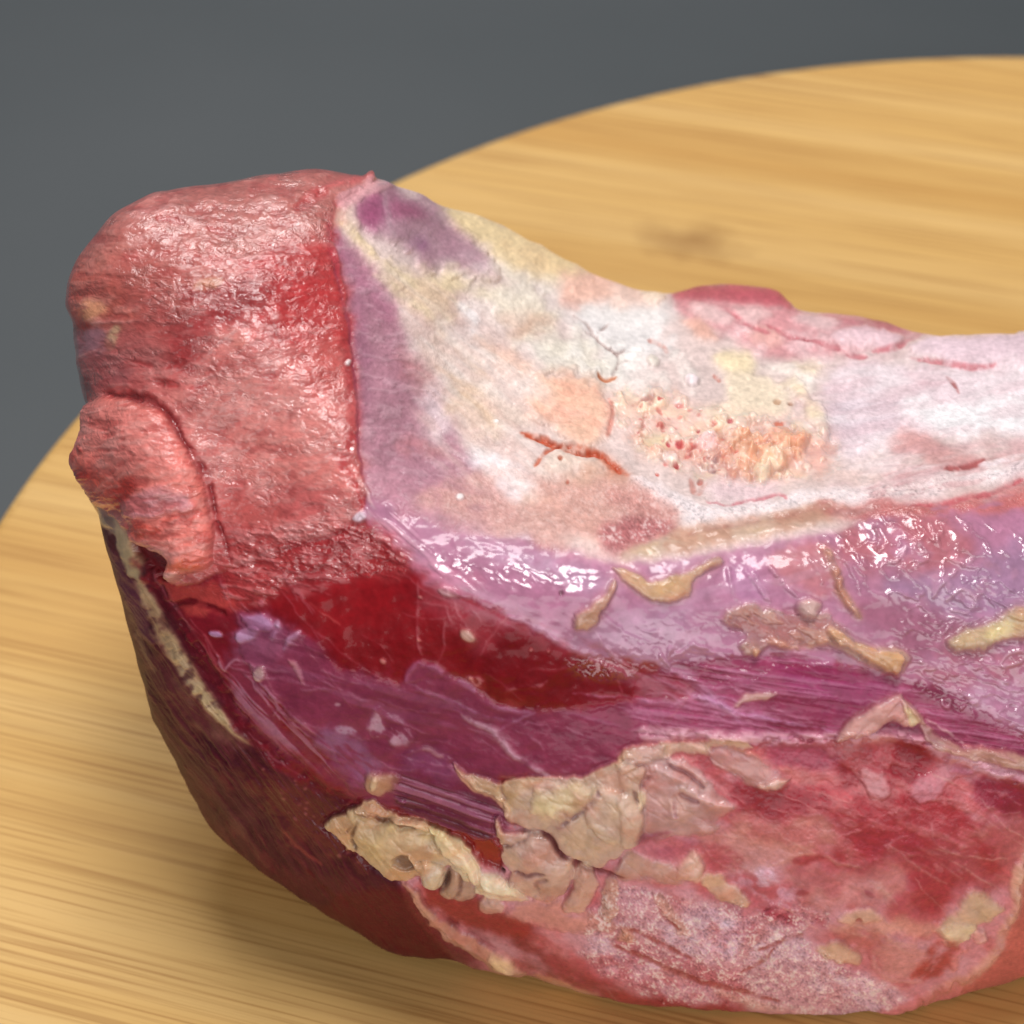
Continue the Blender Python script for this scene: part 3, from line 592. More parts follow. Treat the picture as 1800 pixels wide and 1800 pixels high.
paint(c3([(125,1085),(250,1030),(385,1040),(400,1092),(300,1132),(165,1185)]), (186,100,104), f=8, fro=1.0, op=.9)
paint(c3([(150,940),(350,960),(400,1030),(230,1020)]), (204,130,124), f=12, fro=.9, op=.7)
paint(c3([(410,1095),(700,1035),(1000,992),(1210,1000),(1000,1062),(700,1125),(450,1175),(200,1195)]), (208,164,136), f=8, w=8, fro=.35, h=.3, hw=14, part="fat_strip")
paint(c3([(480,1060),(800,1010),(1100,980),(1250,1000),(1000,1035),(700,1075)]), (202,140,118), f=8, op=.7, fro=.8, n=(24,10,-8,.4,.12))
paint(c3([(980,990),(1200,975),(1400,985),(1600,955),(1800,870),(2000,850),(2000,960),(1800,1000),(1600,1020),(1300,1042),(1100,1045)]), (194,104,102), f=9, fro=.8, n=(40,14,-10,.38,.12))
stroke(c3([(420,1105),(700,1050),(1000,1000)]), (182,110,96), 6, op=.6, h=-.3)
streaks(c3([(1200,850),(1800,790),(1800,900),(1300,990)]), (190,112,116), -12, 60, 6, .57, op=.6, h=-.1, f=8, seed=99)
streaks(c3([(1000,700),(1300,760),(1500,860),(1100,860)]), (232,214,220), -14, 50, 9, .55, op=.5, h=.1, seed=100)

# ---- end cut face
END = [(90,520),(150,400),(240,330),(400,300),(560,285),(670,300),(640,330),(600,352),(580,390),(592,440),(602,490),(612,570),(620,640),(630,740),(634,800),(640,870),(628,915),(600,935),(560,945),(500,965),(440,990),(400,1000),(330,1030),(280,1000),(240,950),(190,895),(120,850),(100,700)]
paint(END, (198,100,98), f=4, w=4, w2=3, h=.5, hw=10, part="end_muscle", label="salmon red cut end face of the joint", rip=.45, wet=.7, rough=.36, fro=.05)
paint([(160,400),(260,345),(420,315),(600,302),(600,345),(560,400),(440,440),(330,440),(230,440),(170,470)], (182,102,96), f=26, w=16)
paint([(140,460),(260,440),(420,470),(330,560),(220,580),(130,560)], (170,86,80), f=30, w=18, op=.85)
paint(c1([(1080,540),(1300,480),(1480,500),(1550,650),(1600,1000),(1420,1020),(1250,1000),(1100,900),(1060,760)]), (184,52,54), f=16, w=14)
paint(c1([(700,720),(900,690),(1150,670),(1170,760),(900,900),(830,1040),(720,1010),(860,850)]), (146,36,40), f=12, w=14, op=.95, rip=.35)
paint(c1([(600,880),(800,820),(900,1000),(1000,1080),(850,1150),(700,1100)]), (150,44,48), f=16, w=14, op=.8)
paint(c1([(150,560),(300,600),(480,780),(420,900),(250,900),(120,820)]), (178,84,72), f=14, op=.7)
blob(163,545,24,18,(214,146,112), -20, f=8); blob(145,578,20,10,(150,46,38), -10, op=.9); blob(367,500,26,12,(196,132,96), -12, op=.8); blob(420,608,16,14,(196,116,104), 0, op=.8)
paint(c1([(140,955),(330,940),(350,1050),(180,1090)]), (164,112,124), f=5, rip=.3); blob(204,594,11,22,(206,170,134), 20, op=.9)
paint(c1([(160,1100),(400,1070),(500,1140),(420,1240),(200,1230)]), (150,76,80), f=12, op=.8)
paint(c1([(180,1180),(260,1220),(240,1330),(205,1320)]), (112,44,48), f=6)
paint(c1([(450,1000),(620,1040),(620,1180),(480,1150)]), (196,126,122), f=14, op=.6, n=(26,12,10,.42,.1))
paint(c1([(820,1000),(1000,930),(1060,1060),(1300,1080),(1500,1000),(1560,1250),(1500,1500),(1100,1560),(800,1560),(680,1400),(640,1260),(780,1180)]), (212,128,122), f=20, w=16, op=.9)
paint(c1([(780,1300),(1000,1340),(1000,1520),(820,1480)]), (186,102,98), f=20, op=.7)
paint(c1([(1000,1500),(1600,1500),(1650,1700),(1500,1800),(900,1800),(880,1650)]), (216,122,116), f=24, w=14, op=.9)
paint([(380,860),(460,850),(560,860),(600,900),(560,940),(470,960),(400,980)], (196,92,92), f=18, op=.8)
for x_, y_, rx_, ry_, a_ in ((540,353,30,11,-42),(565,345,14,7,-20),(247,640,24,7,12),(293,674,24,7,10),(310,640,20,6,-20),(480,660,20,5,-10),(500,440,40,6,8),(300,390,26,5,10),(390,410,30,6,14),(350,680,20,5,-15)):
    blob(x_, y_, rx_, ry_, (170,52,54), a_, op=.85, h=-.35)
for x_, y_, rx_, ry_, a_ in ((270,375,46,9,-6),(340,394,40,7,18),(230,430,34,9,-20),(285,452,32,7,8),(450,455,30,7,-6),(470,360,40,12,-10)):
    blob(x_, y_, rx_, ry_, (216,160,160), a_, op=.55, h=.2, n=(16,7,5,.44,.1))  # whitish glint stripes painted into the colour
for q in ([(313,553),(360,530),(400,508)], [(347,640),(390,600),(420,575)], [(247,660),(300,650),(345,640),(390,660)], [(330,690),(370,660),(420,665),(470,640)], [(360,620),(380,640),(400,660)], [(163,570),(220,565),(300,565),(340,570)], [(137,632),(180,620),(240,640),(270,655)]):
    stroke(c1([( (x_-80)*3, (y_-270)*3) for x_, y_ in q]), (220,160,156), 5, op=.6, h=.35)  # highlight lines painted as pale strokes
streaks(END, (222,166,160), -6, 22, 8, .60, op=.34, h=.10, f=8, seed=111)  # pale streaks painted for the fine glints
streaks(END, (150,52,54), 4, 26, 11, .60, op=.40, h=-.12, f=8, seed=112)
cl_ = fbm(70, 26, 241, -8, 4); sl = window(np.array(END, float), 10); m = sm(-6, 6, sdist(X[sl], Y[sl], np.array(END, float))) * sm(.50, .62, cl_[sl])
put(sl, m, None, rip=1.0, wet=1.0, rough=.26)
COL[sl] += (np.array((214,150,146), np.float32) - COL[sl]) * (m * .35 * sm(.45, .6, fbm(20, 6, 243, -6, 3, sl)))[..., None]  # whitish sheen painted in streaks over the wet clusters
for x_, y_, rx_, ry_, a_, c_ in ((220,500,60,26,-10,(160,78,72)), (300,560,60,24,-15,(156,66,64)), (240,620,60,18,5,(160,80,80)), (400,430,70,16,8,(178,98,90)), (520,520,50,40,20,(176,44,48)), (430,540,60,22,-25,(140,34,38)), (330,610,44,20,-20,(150,46,48)), (400,640,40,14,-20,(156,56,56)), (560,640,36,60,0,(186,66,64)), (200,440,40,22,-30,(186,110,100)), (440,900,60,30,20,(190,84,80))):
    blob(x_, y_, rx_, ry_, c_, a_, f=16, w=14, w2=7, op=.6)
stroke([(592,485),(608,560),(616,637),(625,737),(622,775),(600,820)], (172,50,54), 18, f=10, op=.85, h=-.4, w=5, rip=.3)
stroke([(576,395),(586,450),(592,490)], (176,50,64), 12, f=6, op=.8, h=-.4)
stroke([(584,470),(600,523),(614,575),(621,640),(629,740),(633,800),(640,850)], (138,52,78), 5, op=.7, h=-.25, w=4)
stroke([(600,820),(618,840),(632,870),(640,890)], (186,44,48), 7, op=.8, h=-.4)
stroke([(640,880),(632,905),(600,935),(560,945)], (168,36,42), 7, op=.7, h=-.5)
stroke([(640,850),(648,880),(662,900)], (232,196,196), 5, op=.7, h=.5)
paint([(590,352),(640,322),(672,300),(660,318),(700,330),(640,352),(605,372)], (214,150,156), f=4, h=.5, n=(30,12,-20,.35,.12))
stroke([(560,335),(600,325),(640,318),(660,304)], (206,100,100), 9, h=.5)
paint([(470,970),(560,940),(640,925),(700,960),(715,1000),(640,1010),(560,1010),(480,1010)], (150,34,40), f=10, rip=1.0, wet=1.0, rough=.24)
paint([(395,930),(470,930),(520,990),(470,1060),(400,1060),(380,1010)], (164,52,54), f=14, rip=.7, op=.8)
streaks([(395,930),(640,930),(715,990),(640,1015),(470,1060),(400,1060)], (214,150,150), 8, 40, 9, .57, op=.5, h=.2, f=8, seed=113)  # glint ripples painted as pale streaks
blob(632,910,12,8,(220,196,210), 0, h=.5); stroke([(620,960),(640,955),(652,966),(640,982),(622,975)], (206,130,130), 5, h=.4, op=.8)
# the small lobe hanging at the left
paint([(193,692),(247,690),(285,715),(300,740),(260,722),(230,706),(200,702)], (140,30,36), f=6, level=-.3)
stroke([(270,705),(290,724),(309,745),(322,772),(342,802),(358,824),(368,855),(374,885),(384,917),(397,945),(408,990)], (126,26,32), 8, f=5, h=-1.0, w=5, rip=.2)
paint([(235,945),(290,972),(305,1005),(290,1020),(255,985)], (106,20,28), f=5, level=-1.0)
LOBE = [(120,800),(140,750),(150,718),(172,706),(193,698),(222,700),(247,708),(278,722),(306,750),(330,800),(352,840),(364,890),(374,940),(372,985),(352,1002),(332,1008),(315,1016),(298,1004),(302,985),(286,968),(262,958),(243,947),(232,915),(220,893),(180,888),(140,850)]
paint(LOBE, (236,126,116), f=4, w=3, w2=3, h=2.8, hw=40, part="muscle_lobe", label="small pink muscle lobe hanging on the end face", rip=.7, wet=.6, rough=.33)
paint([(150,720),(230,705),(290,745),(320,810),(260,830),(180,800)], (216,124,118), f=22, op=.8)
paint(c4([(120,0),(260,60),(420,140),(400,240),(260,270),(150,130)]), (192,76,62), f=14, op=.8)
paint(c4([(330,150),(420,130),(470,170),(380,280),(330,240)]), (168,42,36), f=8, op=.8)
paint(c4([(400,230),(520,180),(660,200),(720,260),(620,290),(430,300)]), (214,146,156), f=9, op=.85, h=.6)
paint(c4([(440,350),(560,360),(620,330),(560,420),(470,420)]), (186,60,48), f=8, op=.8)
paint(c4([(420,430),(560,460),(740,560),(760,610),(680,620),(600,560),(520,500)]), (216,100,72), f=7, op=.85)
paint(c4([(400,390),(560,440),(700,500),(640,560),(560,500)]), (222,140,136), f=6, op=.8, h=.4)
streaks(LOBE, (226,172,166), -6, 22, 7, .59, op=.4, h=.12, f=6, seed=115); streaks(LOBE, (168,52,50), 0, 26, 11, .60, op=.45, h=-.2, f=6, seed=116)
blob(313,1009,15,11,(230,168,160), 0, h=1.2, part="fat_fleck")
flecks([(130,790),(170,790),(165,840),(140,830)], (140,36,32), 8, 3, 8, 117, h=.4)

# ---- lower right: muscle face under torn fat
LOW = [(905,1400),(970,1362),(1030,1367),(1092,1340),(1110,1310),(1250,1300),(1330,1310),(1464,1312),(1511,1304),(1583,1306),(1655,1334),(1728,1360),(1830,1400),(2300,1500),(2100,1620),(1800,1740),(1570,1810),(1300,1800),(1050,1770),(900,1730),(800,1690),(700,1550),(790,1500),(880,1500)]
paint(LOW, (182,84,80), f=5, w=5, part="lower_muscle", label="lower muscle face with torn fat and frosty film", wet=.25, rough=.42, fro=.3)
paint(c8([(840,980),(1000,990),(1180,1030),(1200,1180),(1350,1320),(1480,1400),(1250,1340),(1110,1280),(960,1160),(800,1060)]), (112,28,28), f=12)
streaks(c8([(840,980),(1180,1030),(1480,1400),(1110,1280),(800,1060)]), (176,96,80), 35, 80, 16, .56, op=.4, h=.1, seed=145)
paint(c8([(1100,1030),(1180,1060),(1300,1290),(1480,1400),(1700,1430),(1800,1440),(1800,1370),(1400,1280),(1250,1180)]), (136,46,44), f=14)
FROST = c9([(-60,760),(150,790),(600,870),(840,880),(960,925),(820,1010),(1000,1120),(1150,1200),(1285,1290),(1150,1360),(900,1385),(500,1345),(250,1310),(0,1260),(-180,1120),(-200,1000)])
paint(FROST, (196,124,116), f=14, w=14, fro=1.0, rough=.5, wet=.1, part="frosted_film", label="speckled whitish film on the lower muscle")
for k, (P_, op_) in enumerate(((([(150,960),(350,920),(700,1000),(850,1100),(700,1140),(400,1120),(200,1050)]), .75), (([(850,1130),(1000,1140),(1200,1240),(1280,1290),(1150,1350),(900,1320),(820,1220)]), .8), (([(480,700),(640,660),(760,760),(840,880),(700,880),(560,800)]), .7), (([(-150,1010),(100,1110),(300,1220),(600,1310),(400,1320),(100,1240),(-100,1140)]), .7), (([(300,860),(560,880),(620,960),(400,960)]), .5))):
    paint(c9(P_), (236,212,210), f=16, w=14, op=op_, fro=1.0, rough=.5, n=(22,14,25,.45,.12))
paint(c9([(610,880),(700,900),(780,930),(940,905),(960,940),(820,980),(700,960)]), (142,36,44), f=8, op=.9, n=(20,12,0,.42,.1))
# red windows in the film
streaks(LOW, (206,156,152), 24, 110, 22, .55, soft=.1, op=.40, h=.05, f=16, seed=147)
paint(c9([(470,350),(560,315),(720,325),(870,345),(930,440),(720,492),(560,482),(470,420)]), (140,34,40), f=10, wet=.3)
paint(c9([(900,430),(1150,380),(1420,370),(1590,480),(1710,560),(1690,760),(1500,870),(1350,905),(1250,730),(1150,745),(900,705),(960,570)]), (154,46,48), f=14, w=16, wet=.2)
paint(c9([(1300,480),(1560,520),(1580,600),(1400,620)]), (156,48,50), f=16, op=.8); paint(c9([(1330,860),(1420,840),(1440,890),(1360,920)]), (158,44,44), f=10, op=.9)
paint(c9([(930,200),(1050,160),(1350,155),(1390,260),(1310,330),(1150,330),(980,330)]), (130,30,36), f=10, wet=.3)
paint(c9([(620,150),(900,130),(960,180),(920,260),(760,260),(640,210)]), (154,62,74), f=10, op=.85)
paint(c9([(1550,310),(1700,320),(1850,350),(1950,420),(1950,520),(1780,490),(1620,430)]), (134,34,48), f=10)
paint(c9([(410,530),(560,485),(860,495),(935,540),(900,640),(730,685),(520,690),(360,605)]), (188,116,96), f=20, w=14)
paint(c9([(720,695),(1000,720),(1200,700),(1275,805),(1000,895),(830,885),(760,800)]), (188,114,100), f=20, w=14)
paint(c9([(1110,785),(1230,700),(1275,805),(1200,840)]), (202,140,118), f=9, op=.9)
paint(c9([(770,665),(870,655),(970,688),(800,698)]), (152,50,50), f=5); blob(1529,1571,11,6,(140,50,54), 30); blob(1412,1571,12,5,(150,60,54), 0)
stroke(c9([(640,700),(760,650),(860,650),(950,690),(1080,710)]), (200,140,112), 5, op=.7, h=.3)
paint(c9([(1600,540),(1850,470),(1900,640),(1720,700),(1660,620)]), (176,98,88), f=12, op=.85)
streaks(c9([(900,160),(1380,160),(1700,560),(1680,760),(1300,720),(900,600)]), (200,124,110), 20, 50, 16, .58, op=.42, h=.12, f=12, seed=143)
flecks(c9([(900,180),(1400,180),(1700,560),(1600,800),(1000,700)]), (214,140,126), 70, 1.5, 4, 144, op=.5, h=.2, el=2.2)
for q in ([(960,580),(1080,520),(1200,460)], [(1020,260),(1080,330),(1120,400),(1160,390)], [(1380,500),(1400,580),(1460,640),(1560,640)], [(1340,400),(1460,400),(1520,420)], [(1190,640),(1220,580),(1300,560)], [(1640,440),(1720,460),(1790,450)], [(1620,370),(1700,390),(1780,410)]):
    stroke(c9(q), (206,140,126), 3.5, op=.55, h=.15, w=10, w2=6)
paint(c9([(1050,265),(1130,270),(1180,320),(1165,400),(1110,385)]), (198,134,124), f=5, op=.85, h=.5, n=(26,12,40,.38,.12))
paint(c9([(1290,350),(1340,290),(1440,225),(1520,215),(1580,280),(1460,320),(1400,390),(1310,400)]), (190,116,114), f=7, op=.85, h=.4)
paint(c9([(1460,280),(1500,230),(1560,260),(1560,300)]), (168,92,100), f=5, h=.3)
cl_ = fbm(90, 60, 221, 20, 5)
sl = window(np.array(LOW, float), 10); m = sm(-6, 6, sdist(X[sl], Y[sl], np.array(LOW, float)))
COL[sl] += (np.array((206,156,156), np.float32) - COL[sl]) * (m * sm(1380, 1640, Y[sl] + (1500 - X[sl]) * .12) * (.12 + .42 * sm(.44, .62, cl_[sl])))[..., None]
COL[sl] += (np.array((152,42,54), np.float32) - COL[sl]) * (m * .28 * sm(.52, .66, 1 - cl_[sl]))[..., None]
# torn fat, upper left of this face
paint(c9([(-20,185),(150,142),(330,142),(400,122),(500,120),(570,165),(400,152),(380,192),(250,195),(100,225),(-20,265)]), (208,156,122), f=4, w=5, h=0.72, hw=12, part="fat_flap")
paint(c9([(-10,265),(100,225),(190,205),(330,262),(480,430),(350,485),(420,525),(250,560),(60,585),(-10,600)]), (194,136,118), f=7, w=8, h=.5, part="fat_patch")
for q in ([(175,215),(300,268),(375,335)], [(225,335),(350,390),(510,432)], [(120,250),(230,300),(330,370)], [(215,400),(220,480)]): stroke(c9(q), (216,168,150), 11, op=.8, h=.8)
for q in ([(180,235),(290,290),(360,350)], [(230,365),(330,410)], [(215,370),(225,470)], [(110,290),(80,350)]): stroke(c9(q), (160,88,84), 6, op=.7, h=-.6)
paint(c9([(375,165),(480,158),(560,200),(700,275),(745,295),(700,335),(600,345),(500,285),(400,225)]), (196,126,114), f=5, h=0.58, hw=15, part="fat_flap")
stroke(c9([(470,155),(560,190),(660,240),(760,270)]), (190,112,90), 7, op=.8, h=.6)
paint(c9([(590,325),(700,288),(745,300),(700,333),(620,342)]), (216,168,138), f=4, h=1.0, hw=8)
paint(c9([(700,250),(800,260),(880,310),(860,350),(760,330)]), (188,106,94), f=8, op=.8)
paint(c9([(30,570),(150,540),(200,550),(140,575),(60,590)]), (150,56,72), f=5, op=.85); paint(c9([(100,610),(280,580),(320,600),(220,650),(120,640)]), (168,82,88), f=8, op=.8, n=(26,12,-10,.4,.1))
paint(c9([(300,620),(420,590),(520,640),(500,690),(380,680)]), (170,74,74), f=9, op=.8, n=(24,14,0,.38,.12), fro=.8)
paint(c9([(-10,620),(100,650),(250,700),(330,640),(370,700),(250,760),(80,760),(-40,760)]), (198,142,116), f=8, w=10, h=.4, part="fat_patch")
paint(c9([(350,720),(420,720),(500,790),(560,870),(460,845),(360,780)]), (212,156,120), f=4, h=0.58, hw=11, part="fat_flap")
paint(c9([(130,820),(180,830),(280,940),(300,1000),(200,940)]), (200,142,118), f=5, h=.5, hw=9, op=.9)
paint(c9([(270,655),(320,640),(360,700),(330,760),(240,740)]), (212,160,128), f=5, h=.6)
paint(c9([(0,960),(40,980),(30,1030),(-30,1030)]), (206,140,110), f=4, h=.5)
# fat and ridges on the right of the face
paint(c9([(1395,990),(1490,905),(1555,815),(1650,850),(1720,890),(1600,965),(1500,1035)]), (206,160,124), f=8, h=.6, part="fat_patch", n=None)
paint(c9([(1420,985),(1560,960),(1590,985),(1500,1030)]), (222,188,142), f=5, h=.5)
paint(c9([(970,915),(1080,895),(1160,940),(1100,965),(1000,955)]), (212,162,128), f=5, h=.6); blob(1509,1616,6,4,(150,66,56), 0, h=-.5)
paint(c9([(850,1065),(950,1030),(1060,1105),(990,1128)]), (212,160,124), f=6, h=.6, part="fat_flap")
paint(c9([(960,960),(1300,950),(1420,1000),(1300,1010),(1000,1000)]), (206,146,118), f=8, op=.7)
paint(c9([(960,1010),(1100,1000),(1180,1060),(1060,1080)]), (172,88,76), f=10, op=.7, n=(20,10,0,.4,.12))
paint(c9([(1090,1080),(1260,1030),(1380,1080),(1350,1190),(1180,1180)]), (196,126,112), f=9, op=.85, fro=.7, h=.4, n=(36,20,20,.36,.14))
paint(c9([(1380,1040),(1500,1015),(1490,1120),(1360,1220),(1290,1205),(1340,1120)]), (160,54,48), f=8, op=.9, n=(36,24,-40,.36,.14))
stroke(c9([(1110,1100),(1130,1160),(1220,1210),(1340,1220)]), (208,140,126), 8, op=.8, h=.7)
blob(1722,1644,12,10,(206,140,126), 0, h=.8); stroke(c9([(1560,1000),(1600,980),(1620,1010),(1580,1030)]), (214,160,140), 5, h=.5)
stroke(c9([(1480,1170),(1500,1090),(1550,1060)]), (214,130,118), 12, h=.9, op=.9)
paint(c9([(1840,680),(1790,860),(1740,960),(1670,1090),(1570,1195),(1420,1280),(1250,1400),(1500,1420),(2000,1280),(2200,900)]), (182,92,78), f=8, wet=.2, part="lower_muscle")
stroke(c9([(1830,600),(1800,700),(1775,850),(1725,950),(1665,1080),(1565,1185),(1405,1265),(1225,1390)]), (214,142,118), 15, h=1.1, taper=False, part="fat_strip")
paint(c9([(1150,1352),(1300,1300),(1500,1225),(1470,1300),(1330,1350),(1220,1395)]), (204,114,106), f=5, op=.9, h=.4)
paint(c9([(1740,720),(1790,690),(1800,760),(1770,850),(1750,800)]), (218,160,128), f=5, h=.6)
paint(c9([(-60,1260),(250,1302),(500,1352),(700,1380),(200,1365),(-60,1335)]), (160,56,54), f=9)
paint(c9([(410,1270),(560,1290),(700,1340),(900,1370),(600,1372)]), (212,156,136), f=8, op=.85, h=.3)
FIB = c8([(460,250),(560,270),(760,330),(900,360),(1010,400),(1010,480),(970,560),(880,590),(700,530),(560,470),(440,400)])
paint(FIB, (104,30,56), f=9, wet=.4)
streaks(FIB, (198,138,170), 19, 200, 4.2, 0.50, soft=.09, op=.6, h=.22, f=7, seed=57, octv=2)
streaks(FIB, (70,10,30), 19, 200, 6, 0.56, op=.6, h=-.2, f=7, seed=58, octv=2)
# the standing sheet of fat in the middle and the curled lumps
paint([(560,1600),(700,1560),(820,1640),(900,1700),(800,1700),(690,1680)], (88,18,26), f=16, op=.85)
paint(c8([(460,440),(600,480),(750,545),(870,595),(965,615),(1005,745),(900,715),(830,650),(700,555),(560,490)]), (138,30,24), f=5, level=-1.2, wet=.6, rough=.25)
paint(c8([(560,820),(700,860),(860,880),(1000,980),(1150,1020),(1100,1100),(850,1060),(650,940)]), (136,38,34), f=8, op=.9)
SH = dict(f=2.2, w=4, w2=5, brk=3.5, thin=True)
paint([(800,1343),(827,1360),(850,1363),(880,1377),(917,1367),(967,1363),(1017,1367),(1050,1350),(1097,1337),(1123,1343),(1136,1357),(1124,1387),(1132,1433),(1126,1473),(1103,1490),(1070,1513),(1047,1527),(1010,1513),(980,1493),(967,1470),(927,1460),(890,1437),(883,1410),(850,1390),(827,1373)], (202,158,124), h=1.30, hw=25, part="fat_sheet", label="pale tan sheet of fat in the middle of the front", **SH)
paint(c8([(1200,330),(1450,310),(1490,340),(1420,420),(1280,470),(1180,430)]), (214,180,120), f=12, op=.85, h=.5)
paint(c8([(1500,320),(1640,330),(1720,400),(1745,470),(1700,590),(1600,610),(1480,520),(1440,440)]), (208,166,130), f=4, h=.9, hw=12)
stroke(c8([(1300,520),(1420,430),(1490,370),(1505,320)]), (142,92,88), 7, h=-.9, op=.8); stroke(c8([(1690,320),(1720,400),(1745,440)]), (150,100,84), 5, h=-.7, op=.8)
paint(c8([(1730,340),(1770,380),(1750,430),(1720,400)]), (220,180,130), f=3, h=.6)
stroke(c8([(990,290),(1010,390),(1030,470)]), (166,110,96), 5, op=.6, h=-.4); stroke(c8([(1000,260),(1200,290),(1300,300)]), (216,170,140), 8, op=.6, h=.3)
paint(c8([(1640,115),(1720,95),(1830,88),(1830,140),(1720,170),(1640,165)]), (206,154,128), h=0.72, hw=10, part="fat_flap", **SH)
paint(c8([(750,190),(830,240),(900,330),(1000,380),(1020,450),(960,390),(870,330),(790,260)]), (210,160,130), f=3, h=.6, hw=6)
stroke(c8([(1020,470),(1130,545),(1250,570),(1290,640),(1380,705),(1490,745),(1640,780)]), (112,42,38), 7, h=-1.0, w=3)
paint([(873,1437),(887,1460),(920,1463),(943,1463),(967,1480),(977,1497),(1010,1520),(1002,1553),(973,1577),(943,1577),(917,1567),(900,1547),(903,1527),(883,1507),(887,1487),(873,1467)], (202,154,124), h=1.87, hw=20, part="fat_lump", label="rounded tan fat lump below the middle fat sheet", **SH)
stroke(c8([(1000,610),(1080,600),(1150,560)]), (150,98,82), 6, h=-1.0); stroke(c8([(1070,740),(1150,750),(1230,740)]), (136,80,70), 5, h=-.9); stroke(c8([(1200,860),(1180,800),(1240,780)]), (156,104,88), 5, h=-.6)
blob(1003,1511,10,6,(206,160,132), 0, h=.4)
paint([(1010,1530),(1030,1516),(1047,1537),(1044,1567),(1030,1597),(1003,1603),(990,1590),(1005,1560)], (202,146,116), h=1.44, hw=15, part="fat_lump", label="narrow tan fat lobe right of the rounded lump", **SH)
paint([(1066,1545),(1082,1540),(1086,1560),(1084,1607),(1060,1612),(1056,1580)], (200,140,118), h=0.79, hw=12, part="fat_lump", label="small pinkish fat tag at the right of the lumps", **SH)
paint([(927,1578),(985,1580),(1000,1605),(1060,1610),(1085,1630),(1010,1640),(950,1622),(890,1610)], (194,128,108), f=7, h=.5, op=.9)
paint([(843,1580),(870,1576),(886,1590),(884,1604),(862,1608),(845,1600)], (202,148,122), h=0.94, hw=10, part="fat_lump", label="small flat fat tag under the bright fat ridge", **SH)
paint(c8([(670,840),(720,740),(770,730),(830,820),(860,880),(760,905),(680,880)]), (184,138,110), h=1.01, hw=15, part="fat_lump", label="darker fat fold under the curled fat", **SH)
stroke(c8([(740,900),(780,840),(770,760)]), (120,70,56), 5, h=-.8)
paint([(570,1447),(600,1430),(630,1423),(660,1440),(700,1443),(750,1447),(783,1467),(810,1493),(832,1522),(836,1552),(817,1545),(803,1527),(783,1520),(783,1540),(770,1558),(750,1553),(737,1537),(717,1547),(690,1543),(657,1523),(633,1497),(610,1493),(593,1467)], (208,170,126), h=2.02, hw=25, part="fat_curl", label="large curled pale fat with a dark hollow", **SH)
stroke(c8([(240,480),(210,560),(240,640)]), (140,100,72), 5, h=-.9); stroke(c8([(180,540),(210,500),(260,480)]), (160,118,84), 5, h=-.6)
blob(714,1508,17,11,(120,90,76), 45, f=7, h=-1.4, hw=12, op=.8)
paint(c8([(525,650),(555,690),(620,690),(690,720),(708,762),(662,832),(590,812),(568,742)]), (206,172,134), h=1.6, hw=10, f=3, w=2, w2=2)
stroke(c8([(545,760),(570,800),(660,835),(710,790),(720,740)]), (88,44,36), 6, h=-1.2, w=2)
paint([(627,1420),(640,1408),(660,1410),(673,1423),(703,1433),(750,1445),(766,1462),(737,1456),(700,1447),(660,1443),(633,1432)], (214,168,130), h=1.30, hw=10, part="fat_curl", label="lip of fat along the top of the curl", wet=.6, **SH)
stroke(c8([(230,440),(340,485),(450,500),(560,530)]), (150,104,76), 5, h=-.8, w=2)
paint([(757,1450),(790,1470),(823,1493),(850,1530),(883,1537),(903,1553),(930,1579),(883,1579),(843,1575),(830,1553),(812,1523),(783,1500)], (228,194,146), h=1.30, hw=17, part="fat_ridge", label="bright creamy ridge of fat beside the red gap", wet=.6, **SH)
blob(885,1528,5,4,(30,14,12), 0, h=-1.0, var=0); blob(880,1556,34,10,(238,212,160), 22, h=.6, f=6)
paint([(700,1547),(723,1560),(750,1590),(783,1620),(833,1650),(877,1677),(922,1711),(907,1719),(870,1712),(843,1690),(803,1667),(763,1633),(737,1593)], (202,138,108), h=1.2, hw=12, part="fat_strip", label="long thin fat strip along the lower left edge", **SH)
paint(c8([(690,1050),(860,1130),(940,1200),(880,1200),(760,1130)]), (176,100,84), f=8, op=.6)
blob(882,1692,24,12,(232,190,136), 28, f=6, h=.5)
paint([(933,1713),(967,1720),(1017,1737),(1052,1751),(1017,1749),(973,1739)], (214,146,106), h=.7, hw=7, part="fat_strip", **SH)

for a_, lx_, ly_, P_, c_, op_, sd_ in ((38, 90, 14, c2([(400,560),(900,760),(1300,1400),(1100,1760),(600,1500),(500,900)]), (240,228,222), .40, 231), (38, 70, 12, c2([(400,560),(900,760),(1300,1400),(1100,1760),(600,1500),(500,900)]), (206,158,146), .35, 232),
      (-8, 110, 18, c3([(900,430),(1800,440),(2000,800),(1500,900),(1000,900)]), (238,228,232), .40, 233), (-10, 90, 12, c3([(900,430),(1800,440),(2000,800),(1500,900),(1000,900)]), (202,150,160), .32, 234), (10, 80, 40, c2([(700,500),(1800,700),(1800,1300),(1000,1300)]), (238,230,226), .35, 235)):
    streaks(P_, c_, a_, lx_, ly_, .55, soft=.08, op=op_, h=.06, f=24, seed=sd_)
sl = window(np.array(LOW, float), 10); m = sm(-6, 6, sdist(X[sl], Y[sl], np.array(LOW, float)))
COL[sl] *= 1 + m[..., None] * (np.array((1.02, 1.05, 1.18), np.float32) - 1)
rs_ = np.random.RandomState(77)
